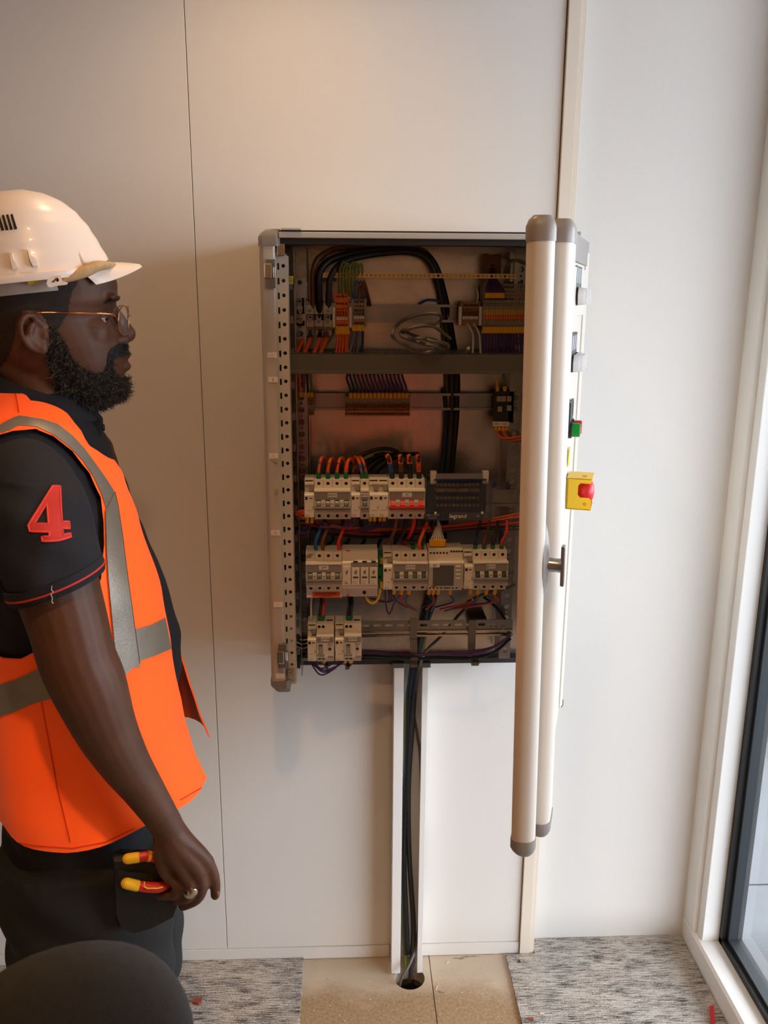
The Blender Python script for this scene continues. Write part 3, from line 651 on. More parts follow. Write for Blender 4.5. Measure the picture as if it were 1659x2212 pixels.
ob('brand_strip', MB().box(x0+.005, x0+.015, YC-.0042, YC-.0034, zb+.0145, zb+.0168), 'brandred', pm_)
aux('auxiliary_contact', 'narrow pale auxiliary contact between the meter and breaker QAUX2', 1000, 1019, 4)
breaker('circuit_breaker', 'four-pole breaker tagged QAUX2 at the right end of the lower breaker row', 1019, 1094, 4, 4, 'QAUX2')
# residual-current breakers, bottom row
def rcbo(label, px0, px1, tag):
    x0, x1 = xr(px0, px1, 5); zt, zb = rowz(5); w = x1-x0
    t = thing('residual_current_breaker', ((x0+x1)/2, RY3, zb), label, 'breaker', 'residual current breakers')
    body(t, x0, x1, zt, zb)
    holes_plate(t, x0, x1, zt-.0174, zt, [(x0+w*.15, zt-.0068), (x0+w*.38, zt-.0068)]); holes_plate(t, x0, x1, zb, zb+.0148, [(x0+w*.15, zb+.0068), (x0+w*.38, zb+.0068)])
    ob('top_slot', MB().box(x1-.0155, x1-.0025, YT+.0128, YT+.019, zt, zt+.0016), 'device_dark', t)
    zl = zt-.0205; ob('ledge', MB().box(x0+.0004, x1-.0004, YC-.0035, YC+.004, zl, zl+.003), 'device', t, bevel=.0006)
    ob('face_panel', MB().box(x0+.001, x1-.001, YC-.0008, YC, zl-.013, zl), 'device_grey', t)
    lab(t, x0+w*.5, zl-.005, .0175, .0085, tag, YC-.0008, .0056)
    ob('toggle_window', MB().box(x0+.0042, x0+.0135, YC-.001, YC, zl-.0265, zl-.0165), 'device', t, bevel=.0004)
    ob('toggle_mark', MB().box(x0+.0045, x0+.0125, YC-.0014, YC-.0008, zl-.0205, zl-.0165), 'toggle_green', t)
    ob('toggle', MB().prism([(YC-.001, zl-.0195), (YC-.005, zl-.022), (YC-.013, zl-.033), (YC-.011, zl-.036), (YC-.001, zl-.028)], lambda y, z, q: (q, y, z), x0+.0045, x0+.0125), 'toggle_black', t, bevel=.0005)
    ob('toggle_grip', MB().box(x0+.001, x0+.0165, YC-.0145, YC-.009, zl-.0375, zl-.0325), 'device_grey', t, bevel=.0012)
    ob('test_button', MB().box(x1-.0115, x1-.0055, YC-.0025, YC, zl-.0285, zl-.0245), 'device_dark', t, bevel=.0005)
    text('rating_print', '30mA', .0042, (x1-.0080, YC-.0004, zl-.0165), t); text('rating_print', 'C16', .0032, (x1-.0085, YC-.0004, zl-.0212), t)
    ob('lower_strip', MB().box(x0+.001, x0+.022, YC-.0006, YC, zb+.0185, zb+.0215), 'sticker', t); ob('dark_strip', MB().box(x1-.013, x1-.001, YC-.0006, YC, zb+.016, zb+.0195), 'device_grey', t)
aux('auxiliary_contact', 'narrow pale auxiliary contact at the left end of the bottom row', 665, 684, 5)
rcbo('two-module residual current breaker tagged QPTEA at the left of the bottom row', 684, 722, 'QPTEA')
aux('auxiliary_contact', 'narrow pale auxiliary contact between the two bottom breakers', 724, 743, 5)
rcbo('two-module residual current breaker tagged QPTEC right of QPTEA', 743, 781, 'QPTEC')
# distribution block under a smoked clear cover
c0 = W(919, 1078, YC); c1 = W(1064, 1078, YC); zt = W(990, 1040, YC).z; zb = W(990, 1123, YC).z; X0, X1 = c0.x, c1.x
db = thing('distribution_block', ((X0+X1)/2, RY3, zb), 'clear-covered modular distribution block marked legrand right of the red switch', 'terminal block')
ob('base', MB().box(X0+.008, X1-.006, RY3-.022, RY3-.001, zb+.004, zt+.002), 'device_dark', db)
for x in (X0+.012, X1-.016): ob('end_block', MB().box(x, x+.012, RY3-.035, RY3-.022, zt-.012, zt+.014), 'device', db, bevel=.001)
ob('rear_comb', MB().box(X0+.022, X1-.016, RY3-.036, RY3-.024, zt-.002, zt+.008), 'device_grey', db)
for k, zz in enumerate((zt-.013, zt-.0235, zt-.038, zt-.052)):
    br = ob('bus_bar', MB().box(X0+.022, X1-.022, RY3-.032-.004*k, RY3-.026, zz-.0032, zz+.0032), 'device_dark' if k != 1 else 'brass', db)
    for j in range(11): ob('clamp_screw', MB().cyl((X0+.026+j*(X1-X0-.052)/10, RY3-.032-.004*k, zz), (0, -1, 0), .0032, .003, 10), 'brass' if (j+k) % 3 else 'screw', br)
cv = MB().box(X0, X1, YC-.002, YC, zb, zt-.004).box(X0, X1, YC, RY3-.03, zt-.006, zt-.004).box(X0, X0+.0015, YC, RY3-.03, zb, zt-.004).box(X1-.0015, X1, YC, RY3-.03, zb, zt-.004)
ob('clear_cover', cv, 'clear', db)
for x in (X0+.0185, X1-.0225): ob('cover_rib', MB().box(x, x+.003, YC-.005, YC-.001, zb, zt-.006), 'clear', db)
ob('blue_ridge', MB().box(X0+.018, X1-.01, RY3-.046, RY3-.042, zt-.0025, zt+.0005), 'blueplastic', db)
ob('blue_knob', MB().cyl((X1+.004, RY3-.044, zt-.010), (0, -1, 0), .006, .006, 16), 'blueplastic', db)
ob('front_lip', MB().box(X0+.001, X1-.001, YC-.006, YC-.002, zb+.001, zb+.0165), 'clear', db)
ob('clip', MB().box(X0+.0175, X0+.0215, YC-.0085, YC-.0055, zb+.014, zb+.018), 'btn_white', db); ob('clip', MB().box(X1-.0225, X1-.0185, YC-.0085, YC-.0055, zb+.014, zb+.018), 'btn_white', db)
text('brand_print', 'legrand', .0115, ((X0+X1)/2-.002, YC-.0064, zb+.009), db, 'sticker')
for j in range(2): text('rating_print', ('125A 0 048 88', 'Uimp 8kV')[j], .0042, (X0+.014, YC-.0064, zb+.0112-j*.005), db, 'device_mid')
text('rating_print', 'IEC', .0045, (X1-.028, YC-.0064, zb+.009), db, 'device_mid')
# ---------------------------------------------------------------- terminal strips on the two upper rails
def tstrip(name, label, px0, px1, py0, py1, n, rows, m='term_grey', Yf=-.095, marker=None, bands=(), ends=True, grp='terminal strips'):
    a = W(px0, (py0+py1)/2, Yf); b_ = W(px1, (py0+py1)/2, Yf); z1 = W((px0+px1)/2, py0, Yf).z; z0 = W((px0+px1)/2, py1, Yf).z
    t = thing(name, ((a.x+b_.x)/2, RY1, z0), label, 'terminal strip', grp); w = (b_.x-a.x)/n; h = z1-z0
    hs = []
    for fr, kind, sz in rows:
        hs.append(circ(0, z0+h*fr, w*sz, 8) if kind == 'o' else rect(0, z0+h*fr, w*sz, w*sz*(1.15 if kind == 's' else .8)))
    me = MB().plate([(-w*.47, z0), (w*.47, z0), (w*.47, z1), (-w*.47, z1)], hs, front(Yf), .004).box(-w*.47, w*.47, Yf+.010, RY1-.001, z0+.002, z1-.002).box(-w*.47, w*.47, Yf+.004, Yf+.0102, z1-.0035, z1).box(-w*.47, w*.47, Yf+.004, Yf+.0102, z0, z0+.0035).mesh('terminal')
    me.materials.append(MATS[m])
    bms = []
    for f0, f1, mm, d in bands:
        q = MB().box(-w*.42, w*.42, Yf-d, Yf, z0+h*f0, z0+h*f1).mesh('marker'); q.materials.append(MATS[mm]); bms.append(q)
    for k in range(n):
        o = link('terminal', me, t, loc=Vector((a.x+w*(k+.5), 0, 0)))
        for q in bms:
            link('marker', q, o, loc=Vector((a.x+w*(k+.5), 0, 0)))
    if ends:
        for s, x in ((-1, a.x), (1, b_.x)): ob('end_stop', MB().box(x, x+s*.0045, Yf+.001, RY1-.001, z0-.001, z1+.001), m, t, bevel=.0005)
    return t, a.x, b_.x, z0, z1
# four grey fuse terminals with screws
zt_, zb_ = W(680, 650, -.10).z, W(680, 716, -.10).z
for k in range(4):
    a = W(639.5+19.6*k, 680, -.10).x; b_ = W(639.5+19.6*(k+1)-.5, 680, -.10).x; dz = -.001*(k % 2); xm = (a+b_)/2
    t = thing('power_terminal', (xm, RY1, zb_), ['leftmost', 'second', 'third', 'rightmost'][k]+' of four large grey screw terminals on the top rail', 'terminal', 'large grey screw terminals')
    prf = [(RY1-.001, zb_+.006), (RY1-.001, zt_), (-.092, zt_+dz), (-.10, zt_-.008+dz), (-.10, zt_-.0255), (-.09, zt_-.0255), (-.09, zt_-.037), (-.10, zt_-.037), (-.10, zb_+.010+dz), (-.088, zb_+dz)]
    ob('body', MB().prism(prf, lambda y, z, x: (x, y, z), a+.0003, b_-.0003), 'device_mid', t, bevel=.0006)
    for z in (zt_-.019, zb_+.019): 
        s_ = ob('screw', MB().cyl((xm, -.0995, z), (0, -1, 0), .0042, .0009, 14), 'screw', t); ob('slot', MB().box(xm-.0035, xm+.0035, -.1008, -.1003, z-.0005, z+.0005), 'hole', s_)
    ob('test_socket', MB().box(xm-.0052, xm+.0052, -.0975, -.089, zt_-.0365, zt_-.0265), 'device_grey', t, bevel=.0008); ob('socket_hole', MB().cyl((xm+.001, -.0974, zt_-.031), (0, -1, 0), .0024, .0004, 10), 'hole', t)
    ob('marker', MB().box(xm-.003, xm+.003, -.0985, -.0955, zt_-.0105+dz, zt_-.0062+dz), 'sticker', t)
    ob('foot', MB().box(a+.002, b_-.001, -.094, -.088, zb_-.008, zb_+.001), 'device_grey', t)
tstrip('terminal_strip', 'bright orange four-way terminal strip on the top rail', 726, 751, 632, 716, 4, ((.90, 's', .62), (.72, 's', .62), (.58, 'o', .28), (.50, 's', .6), (.43, 's', .6), (.16, 's', .6)), 'term_orange', marker=1, bands=((.30, .37, 'sticker', .002),))
for px in (721, 757): 
    c = W(px, 682, -.096); e = thing('end_bracket', (c.x, RY1, c.z-.03), 'slim grey end bracket with a white tag '+('left' if px < 740 else 'right')+' of the orange terminals', 'bracket', 'slim end brackets')
    ob('body', MB().box(c.x-.0032, c.x+.0032, -.095, RY1-.001, W(px, 712, -.096).z, W(px, 650, -.096).z), 'term_grey', e, bevel=.0006); ob('tag', MB().box(c.x-.0022, c.x+.0022, -.0965, -.095, c.z-.022, c.z+.016), 'sticker', e)
    for zz in (.026, -.026): ob('screw', MB().cyl((c.x, -.095, c.z+zz), (0, -1, 0), .0018, .0005, 8), 'hole', e)
tstrip('terminal_strip', 'small grey four-way terminal strip with black slots right of the orange one', 764, 787, 646, 704, 4, ((.90, 's', .7), (.74, 'o', .32), (.58, 's', .8), (.46, 's', .8), (.10, 's', .7)), 'term_grey', bands=((.27, .36, 'sticker', .0015), (.80, .84, 'term_orange', .0006), (.15, .20, 'term_orange', .0006)))
tstrip('terminal_strip', 'small brown terminal strip with white side tags beside the wide terminal bank', 999, 1033, 651, 703, 6, ((.84, 's', .7), (.66, 'o', .34), (.55, 's', .8), (.45, 's', .8)), 'term_brown', bands=((.26, .38, 'sticker', .0015),))
for px in (994, 1038): c = W(px, 680, -.0965); sgl = ob('side_tag', MB().box(c.x-.0028, c.x+.0028, -.0985, -.095, c.z-.02, c.z+.016), 'sticker'); sgl['label'] = 'white printed tag '+('left' if px < 1000 else 'right')+' of the small brown terminal strip'; sgl['category'] = 'tag'
tstrip('terminal_bank', 'tall double-deck terminal bank with purple wires behind the open door', 1044, 1152, 613, 709, 20, ((.93, 's', .7), (.83, 'o', .3), (.66, 's', .7), (.56, 'o', .3), (.06, 'o', .3)), 'term_grey', Yf=-.105, bands=((.30, .42, 'term_yellow', .0025), (.20, .29, 'term_orange', .0035), (.105, .15, 'term_grey', .001), (.72, .76, 'term_brown', .001), (.50, .53, 'term_brown', .001)), ends=False)
tstrip('terminal_strip', 'short brown terminal strip at the left end of the second rail', 644, 678, 852, 897, 7, ((.84, 'o', .3), (.70, 's', .62), (.58, 's', .62), (.12, 's', .75)), 'term_brown', bands=((.30, .50, 'term_grey', .0008),), ends=False)
tstrip('terminal_strip', 'long brown terminal strip with a fringe of purple wires on the second rail', 745, 886, 855, 899, 26, ((.56, 's', .66), (.46, 's', .66), (.33, 'o', .3), (.12, 'o', .42)), 'term_brown', bands=((.72, .95, 'term_grey', .0006), (.18, .26, 'term_orange', .0004)), ends=False)
# dark relay at the right of the second rail
c = W(1090, 866, -.10); rl_ = thing('relay', (c.x, RY1, c.z-.05), 'dark contactor with a white tag at the right end of the second rail', 'relay')
ob('body', MB().box(c.x-.017, c.x+.020, -.10, RY1-.001, c.z-.045, c.z+.020), 'device_dark', rl_, bevel=.001)
for px, py in ((1078, 862), (1088, 862), (1100, 862), (1080, 884), (1100, 882)): q = W(px, py, -.104); ob('socket', MB().box(q.x-.0045, q.x+.0045, -.105, -.099, q.z-.005, q.z+.006), 'device_mid' if py > 860 else 'device_grey', rl_, bevel=.0006)
q = W(1082, 916, -.106); tg = ob('tag', MB().box(q.x-.0165, q.x+.0165, -.107, -.100, q.z-.0045, q.z+.0045), 'sticker', rl_); text('print', 'NF1', .006, (q.x-.008, -.1073, q.z), tg); text('print', 'NF2', .006, (q.x+.008, -.1073, q.z), tg)
# socket block at the top right and galvanised bracket
c = W(1063, 574, -.07); sb = thing('cable_saddle', (c.x, YB, c.z-.02), 'dark red-brown block on the back plate holding purple wires', 'saddle')
ob('body', MB().box(c.x-.017, c.x+.017, -.075, YB, c.z-.022, c.z+.020).box(c.x-.017, c.x-.008, -.075, YB, c.z+.018, c.z+.023).box(c.x+.008, c.x+.017, -.075, YB, c.z+.018, c.z+.023), 'w_brown', sb, bevel=.001); ob('tie_hole', MB().box(c.x-.004, c.x+.004, -.0765, -.075, c.z-.001, c.z+.002), 'hole', sb)
c = W(1118, 570, -.09); ob('door_bracket', MB().box(c.x-.014, c.x+.02, -.09, YB, c.z-.035, c.z+.02).box(c.x-.018, c.x-.006, -.10, -.06, c.z+.008, c.z+.022), 'galv_rail', cab, bevel=.001)
# retaining clips holding the low bundle
def clipper(label, pts, w):
    c = W(*pts[0], RY3-.010); t = thing('cable_clip', c, label, 'clip', 'grey cable clips under the lowest rail')
    for k in range(len(pts)-1):
        a, b_ = W(*pts[k], RY3-.010), W(*pts[k+1], RY3-.010)
        ob('strap', MB().prism([(a.x-w/2, a.z), (a.x+w/2, a.z), (b_.x+w/2, b_.z), (b_.x-w/2, b_.z)], lambda p, q, y: (p, y, q), RY3-.012-.003*k, RY3-.009-.003*k), 'duct_clip', t)
    b_ = W(*pts[-1], RY3-.015); ob('hook', MB().box(b_.x-w/2, b_.x+w/2, RY3-.025, RY3-.009, b_.z+.006, b_.z+.0085).box(b_.x-w/2, b_.x+w/2, RY3-.025, RY3-.009, b_.z+.020, b_.z+.0225), 'duct_clip', t)
clipper('grey hanging clip under the lowest rail above the trunking', [(893, 1335), (893, 1380), (894, 1440)], .015)
clipper('grey hanging clip under the lowest rail near the door', [(1020, 1340), (1018, 1412), (1026, 1436)], .016)
ob('cable_saddle', MB().box(W(1012, 1345, -.06).x, W(1050, 1345, -.06).x, -.07, YB, W(1030, 1352, -.06).z, W(1030, 1332, -.06).z), 'device_dark', bevel=.002, label='dark cable saddle on the back plate above the right end of the lowest rail', cat='saddle')
# ---------------------------------------------------------------- wiring
def wire(pts, r, m, label, group=None, name='wire', n=7, fer=None, fm='ferrule', fr=1.7, fl=.010, fer2=None):
    P = crom([W(*p) for p in pts], 7)
    o = ob(name, MB().tube(P, r, n), m, smooth=60, label=label, cat='wire' if name != 'cable' else 'cable', group=group)
    for end, mm in ((fer, fm), (fer2, fm)):
        if end is None: continue
    if fer:
        q = MB(); d = (P[-2]-P[-1]).normalized() if fer == 'end' else (P[1]-P[0]).normalized(); e = P[-1] if fer == 'end' else P[0]
        ob('sleeve', q.tube([e+d*.001, e+d*(fl+.001)], r*fr, 8), fm, o)
    if fer2:
        d = (P[1]-P[0]).normalized(); ob('sleeve', MB().tube([P[0]+d*.001, P[0]+d*(fl+.001)], r*fr, 8), fm, o)
    return o
# thick feeder cables arching at the top
wire([(676, 690, -.09), (676, 640, -.10), (678, 580, -.11), (700, 548, -.10), (760, 533, -.07), (880, 532, -.06), (930, 556, -.055), (952, 620, -.045), (966, 690, -.04), (978, 780, -.04), (980, 860, -.045), (972, 960, -.045), (962, 1060, -.045)], .0052, 'w_brown', 'dark brown thick feeder cable arching over the top of the cabinet', 'thick feeder cables', 'cable', 10)
wire([(691, 690, -.088), (689, 640, -.105), (692, 585, -.115), (725, 557, -.10), (800, 541, -.07), (885, 538, -.06), (935, 566, -.055), (960, 640, -.045), (975, 720, -.04), (986, 800, -.04), (985, 900, -.045), (970, 1050, -.045), (955, 1180, -.05), (935, 1300, -.05), (900, 1400, -.045), (884, 1500, -.03), (880, 1650, -.03), (872, 1850, -.032), (880, 2060, -.05)], .0072, 'w_black', 'thick black feeder cable dropping down the middle of the cabinet to the floor', 'thick feeder cables', 'cable', 10)
wire([(712, 690, -.088), (710, 640, -.10), (716, 595, -.11), (745, 565, -.10), (810, 549, -.075), (890, 545, -.065), (930, 570, -.06), (952, 640, -.05), (966, 720, -.045), (975, 800, -.05), (975, 900, -.05), (962, 1050, -.055), (945, 1180, -.055), (925, 1300, -.055), (905, 1400, -.048), (895, 1500, -.033), (891, 1560, -.035), (882, 1700, -.03), (884, 1850, -.028), (893, 2000, -.04), (887, 2110, -.06)], .0062, 'w_graphite', 'graphite grey feeder cable dropping down the middle of the cabinet', 'thick feeder cables', 'cable', 10)
wire([(690, 560, -.08), (730, 536, -.06), (850, 532, -.05), (925, 553, -.05), (945, 620, -.04), (955, 690, -.04), (963, 780, -.04), (965, 880, -.045), (955, 1050, -.05), (935, 1250, -.05), (912, 1400, -.045), (880, 1500, -.028), (876, 1700, -.028), (870, 1950, -.03), (876, 2090, -.05)], .0050, 'w_gy', 'green-yellow thick earth cable behind the black feeders', 'thick feeder cables', 'cable', 9)
wire([(958, 840, -.05), (963, 900, -.05), (957, 1000, -.055), (945, 1060, -.06), (938, 1200, -.06), (920, 1330, -.055), (896, 1430, -.045), (880, 1560, -.025), (873, 1700, -.026), (868, 1800, -.03)], .0040, 'w_dkblue', 'dark blue cable running beside the black feeders', 'thick feeder cables', 'cable', 9)
# grey flexible cable from the lowest rail down the trunking into the floor hole
wire([(1030, 1290, -.06), (990, 1330, -.08), (952, 1375, -.12), (918, 1410, -.10), (904, 1450, -.05), (897, 1500, -.035), (895, 1545, -.03), (902, 1590, -.02), (909, 1660, -.013), (911, 1900, -.013), (900, 2030, -.04), (886, 2080, -.075), (868, 2112, -.092), (862, 2135, -.085)], .0034, 'w_grey', 'slim grey cable slipping down the trunking and curling into the floor hole', None, 'cable', 9)
# coil of spare grey cable hanging in front of the top rail
cc_ = [(480, 945), (400, 880), (330, 845), (210, 850), (110, 880), (95, 915), (150, 940), (260, 940), (350, 950), (400, 980), (380, 1020), (300, 1050), (200, 1045), (120, 990), (40, 940), (30, 900), (60, 840), (150, 780), (270, 750), (380, 752), (410, 785), (380, 820), (280, 835), (180, 860), (105, 895), (115, 930), (230, 975), (350, 1000), (440, 1025), (465, 1005), (440, 980), (330, 960), (200, 920), (130, 890)]
coil = [(840+x*.2773, 470+y*.2773, -.205-.009*((k*5) % 4)-.004*(k % 2)) for k, (x, y) in enumerate(cc_)]
wire(coil, .0032, 'w_grey', 'coil of spare grey cable hanging above the wiring duct', None, 'cable', 8)
# earth wires looping into the bar
for k in range(6):
    x = 733+k*7
    wire([(x, 640+(k % 2)*4, -.09), (x-1, 605, -.11), (x+2, 580-k, -.118), (x+9, 566+(k % 3)*4, -.12), (x+14, 572, -.118), (x+15, 592, -.112)], .0022, 'w_gy', 'green-yellow earth wire looping from the orange terminals to the earth bar', 'earth wires at the top')
for k, (m_, dx) in enumerate((('w_blue', 0), ('w_brown', 9), ('w_brown', 16))):
    wire([(766+dx, 652, -.092), (767+dx*.9, 625, -.10), (770+dx, 608, -.11), (776+dx*.8, 612, -.105), (785+dx*.7, 640, -.08), (794+dx*.4, 660, -.06)], .0022, m_, ('blue wire' if k == 0 else 'brown wire')+' bent over the small grey terminal strip', 'wires over the small grey terminals')
# cables into the big terminals from below (coloured sleeve, orange wire)
for k, (x, m_) in enumerate(((655, 'w_blue'), (671, 'w_graphite'), (692, 'w_black'), (706, 'w_brown'))):
    o = wire([(x, 714, -.088), (x-2, 735, -.10), (x-9, 752, -.13), (x-15, 766, -.15)], .0044, 'w_orange', 'fat orange wire below the '+['first', 'second', 'third', 'fourth'][k]+' large grey terminal, with a '+['blue', 'graphite', 'black', 'brown'][k]+' sleeve', 'fat orange wires under the large terminals')
    c0 = W(x, 714, -.088); c1 = W(x-1.5, 730, -.097); ob('sleeve', MB().tube([c0, c1], .0050, 8), m_, o)
for k in range(5):
    x = 727+k*6
    wire([(x, 704, -.096), (x+1, 722, -.10), (x+2-(k == 4)*4, 742, -.12), (x-2+k, 765, -.15)], .0022, 'w_orange', 'thin orange wire with yellow sleeve below the orange terminal strip', 'thin orange wires under the orange strip', fer2=True, fl=.016, fr=1.6)
for k in range(4):
    x = 763+k*6.5
    wire([(x, 701, -.096), (x+1, 722, -.10), (x-3+k, 745, -.125), (x-9+k*2, 765, -.15)], .0026, 'w_ltblue' if k % 2 == 0 else ('w_brown' if k == 1 else 'w_graphite'), ['pale blue wire at the left of the small grey strip', 'brown wire under the small grey strip', 'pale blue wire near the right of the small grey strip', 'graphite wire at the right of the small grey strip'][k], 'wires under the small grey strip', fer2=True, fl=.012, fr=1.5)
wire([(722, 712, -.08), (712, 735, -.10), (700, 750, -.12), (690, 766, -.15)], .0022, 'w_gy', 'green-yellow wire slanting into the duct left of the orange wires', None)
wire([(640, 640, -.11), (652, 625, -.12), (655, 660, -.10)], .0022, 'w_black', 'short black wire carrying a white printed tag near the earth bracket', None)
c = W(656, 626, -.125); tg = ob('wire_tag', MB().add([(c.x-.006, -.127, c.z-.013), (c.x+.001, -.127, c.z-.0135), (c.x+.007, -.127, c.z+.013), (c.x+.001, -.127, c.z+.0135), (c.x-.006, -.124, c.z-.013), (c.x+.001, -.124, c.z-.0135), (c.x+.007, -.124, c.z+.013), (c.x+.001, -.124, c.z+.0135)], [(0,1,2,3),(7,6,5,4),(0,4,5,1),(1,5,6,2),(2,6,7,3),(3,7,4,0)]), 'sticker', label='slanted white printed wire tag above the large grey terminals', cat='tag')
# purple wires at the terminal bank
for k in range(16):
    x = 1046+k*6.6
    wire([(x, 706, -.106), (x-2, 722, -.112), (x-3+k*.2, 745, -.13), (x+2-(k % 3), 764, -.15)], .0021, 'w_purple', 'purple wire with yellow sleeve dropping from the terminal bank into the duct', 'purple wires under the terminal bank', fer2=True, fl=.013, fr=1.7)
for k in range(9):
    x = 1052+k*4.2
    wire([(1061+k*.8, 580, -.08), (1058+k*1.6, 600, -.10), (x, 625, -.112), (x-2+k*.4, 645, -.112)], .0020, 'w_purple', 'purple wire fanning from the brown saddle to the upper terminal bank', 'purple wires from the saddle', fer='end', fl=.010, fr=1.7)
for k, (a, b_) in enumerate(((1009, 1023), (1023, 1036))):
    wire([(a, 700, -.096), (a+8, 712, -.11), (a+13, 728, -.12), (b_-2+k*4, 764, -.15)], .0022, 'w_white', 'white wire curling from the brown strip into the duct, '+('left' if k == 0 else 'right')+' one', 'white wires under the brown strip')
wire([(1030, 655, -.10), (1032, 640, -.11), (1030, 625, -.10), (1024, 618, -.09)], .0022, 'w_white', 'short white wire rising from the small brown strip', None)
wire([(1008, 762, -.17), (1012, 752, -.19)], .0035, 'w_white', 'cut pale cable end poking out of the duct', None, 'cable')
wire([(1087, 600, -.08), (1095, 575, -.10), (1115, 562, -.11), (1140, 570, -.11)], .0026, 'w_gy', 'green-yellow wire looping at the top right beside the door', None)
wire([(905, 657, -.045), (925, 648, -.05), (955, 652, -.05), (975, 664, -.045)], .0026, 'w_blue', 'blue wire peeping over the top rail in the middle', None)
# second rail
for k in range(15):
    x = 757+k*8.7
    wire([(x-10 if k else x-6, 809, -.13), (x-8, 818, -.12), (x-3, 832, -.105), (x, 845, -.10), (x, 860, -.096)], .0022, 'w_purple' if k not in (0, 1) else ('w_black' if k == 0 else 'w_dkblue'), 'purple wire curving from the duct into the long brown strip' if k > 1 else ('black wire curving into the left end of the long brown strip' if k == 0 else 'dark blue wire curving into the long brown strip'), 'wires into the long brown strip', fer='end', fl=.011, fr=1.65)
for k, m_ in enumerate(('w_orange', 'w_brown', 'w_dkblue', 'w_gy')):
    x = 648+k*8
    wire([(x-2, 806, -.13), (x, 825, -.11), (x+1, 845, -.10), (x+1, 858, -.096)], .0023, m_, ['orange', 'brown', 'dark blue', 'green-yellow'][k]+' wire dropping into the short strip at the left', 'wires into the short left strip', fer='end', fl=.010, fr=1.6)
for k, x in enumerate((1072, 1088)):
    wire([(x-2, 808, -.12), (x+1, 825, -.11), (x+3, 845, -.106)], .0024, 'w_gy' if k else 'w_yellow', ('right' if k else 'left')+' yellowish wire dropping into the dark contactor', 'wires above the contactor', fer='end', fl=.010, fr=1.7)
for k in range(4):
    wire([(1070+k*8, 922, -.10), (1073+k*8, 936, -.11), (1090+k*6, 946+k*2, -.12), (1130, 942+k*3, -.13)], .0022, 'w_brown' if k % 2 else 'w_orange', 'orange-brown wire sweeping right from the tagged contactor', 'wires leaving the contactor', fer2=True, fl=.009, fr=1.6)
# upper breaker row: feeds from above
for k, (x, m_, py) in enumerate(((688, 'w_blue', 990), (708, 'w_brown', 993), (728, 'w_black', 992), (747, 'w_orange', 994))):
    o = wire([(x, 1030, YT+.008), (x+1, 1012, YT+.006), (x+6, py, YT+.012), (x+14, py-1, -.150), (x+18, py+14, -.120), (x+18, 1040, -.10)], .0034, 'w_orange', 'orange wire with '+['blue', 'brown', 'black', 'red-orange'][k]+' sleeve and green tip entering QAUX1', 'wires into the top of QAUX1')
    ob('sleeve', MB().tube([W(x, 1026, YT+.008), W(x+1, 1012, YT+.007), W(x+3, py+7, YT+.008)], .0039, 8), m_, o); ob('tip', MB().tube([W(x, 1034, YT+.006), W(x, 1020, YT+.007)], .0046, 8), 'fer_green', o)
for k, (x, m_) in enumerate(((782, 'w_blue'), (791, 'w_brown'))):
    o = wire([(x, 1030, YT+.008), (x-3, 1008, YT+.008), (x-10, 990, YT+.016), (x-18, 992, -.140), (x-20, 1040, -.10)], .0029, 'w_orange', 'orange wire with '+['blue', 'brown'][k]+' sleeve entering QAUT1', 'wires into the top of QAUT1')
    ob('sleeve', MB().tube([W(x, 1026, YT+.008), W(x-3, 1008, YT+.008), W(x-5, 1001, YT+.010)], .0034, 8), m_, o); ob('tip', MB().tube([W(x, 1032, YT+.006), W(x, 1019, YT+.007)], .0038, 8), 'fer_green', o)
for k, (x, m_) in enumerate(((847, 'w_blue'), (867, 'w_brown'), (886, 'w_black'), (905, 'w_orange'))):
    o = wire([(x, 1030, YT+.008), (x-1-(4 if k == 0 else 0), 1000, YT+.004), (x-(10 if k == 0 else 2), 984, YT+.012), (x-(22 if k == 0 else 8), 980, -.150), (x-45, 988, -.120), (x-80, 1010, -.10), (x-110, 1050, -.09)], .0040, 'w_black', 'black cable with orange and '+['blue', 'brown', 'dark', 'red-orange'][k]+' sleeves entering the red-toggle switch', 'cables into the red-toggle switch')
    ob('orange_sleeve', MB().tube([W(x-1-(4 if k == 0 else 0), 1002, YT+.0045), W(x-(6 if k == 0 else 1.5), 992, YT+.007), W(x-(11 if k == 0 else 3), 983, YT+.012)], .0049, 9), 'w_orange', o)
    ob('sleeve', MB().tube([W(x, 1027, YT+.008), W(x-1-(4 if k == 0 else 0), 1001, YT+.004)], .0047, 9), m_, o); ob('boot', MB().tube([W(x, 1036, YT+.007), W(x, 1019, YT+.007)], .0052, 9), 'device_dark', o)
wire([(760, 1020, -.14), (775, 1000, -.14), (800, 985, -.13), (840, 980, -.12), (870, 990, -.11), (900, 1030, -.10)], .0030, 'w_gy', 'green-yellow wire arching behind the upper breaker row', None)
wire([(720, 1040, -.10), (740, 1010, -.10), (800, 975, -.09), (850, 972, -.08), (880, 1000, -.08), (900, 1050, -.08)], .0040, 'w_black', 'black cable arching behind the upper breaker row', None, 'cable')
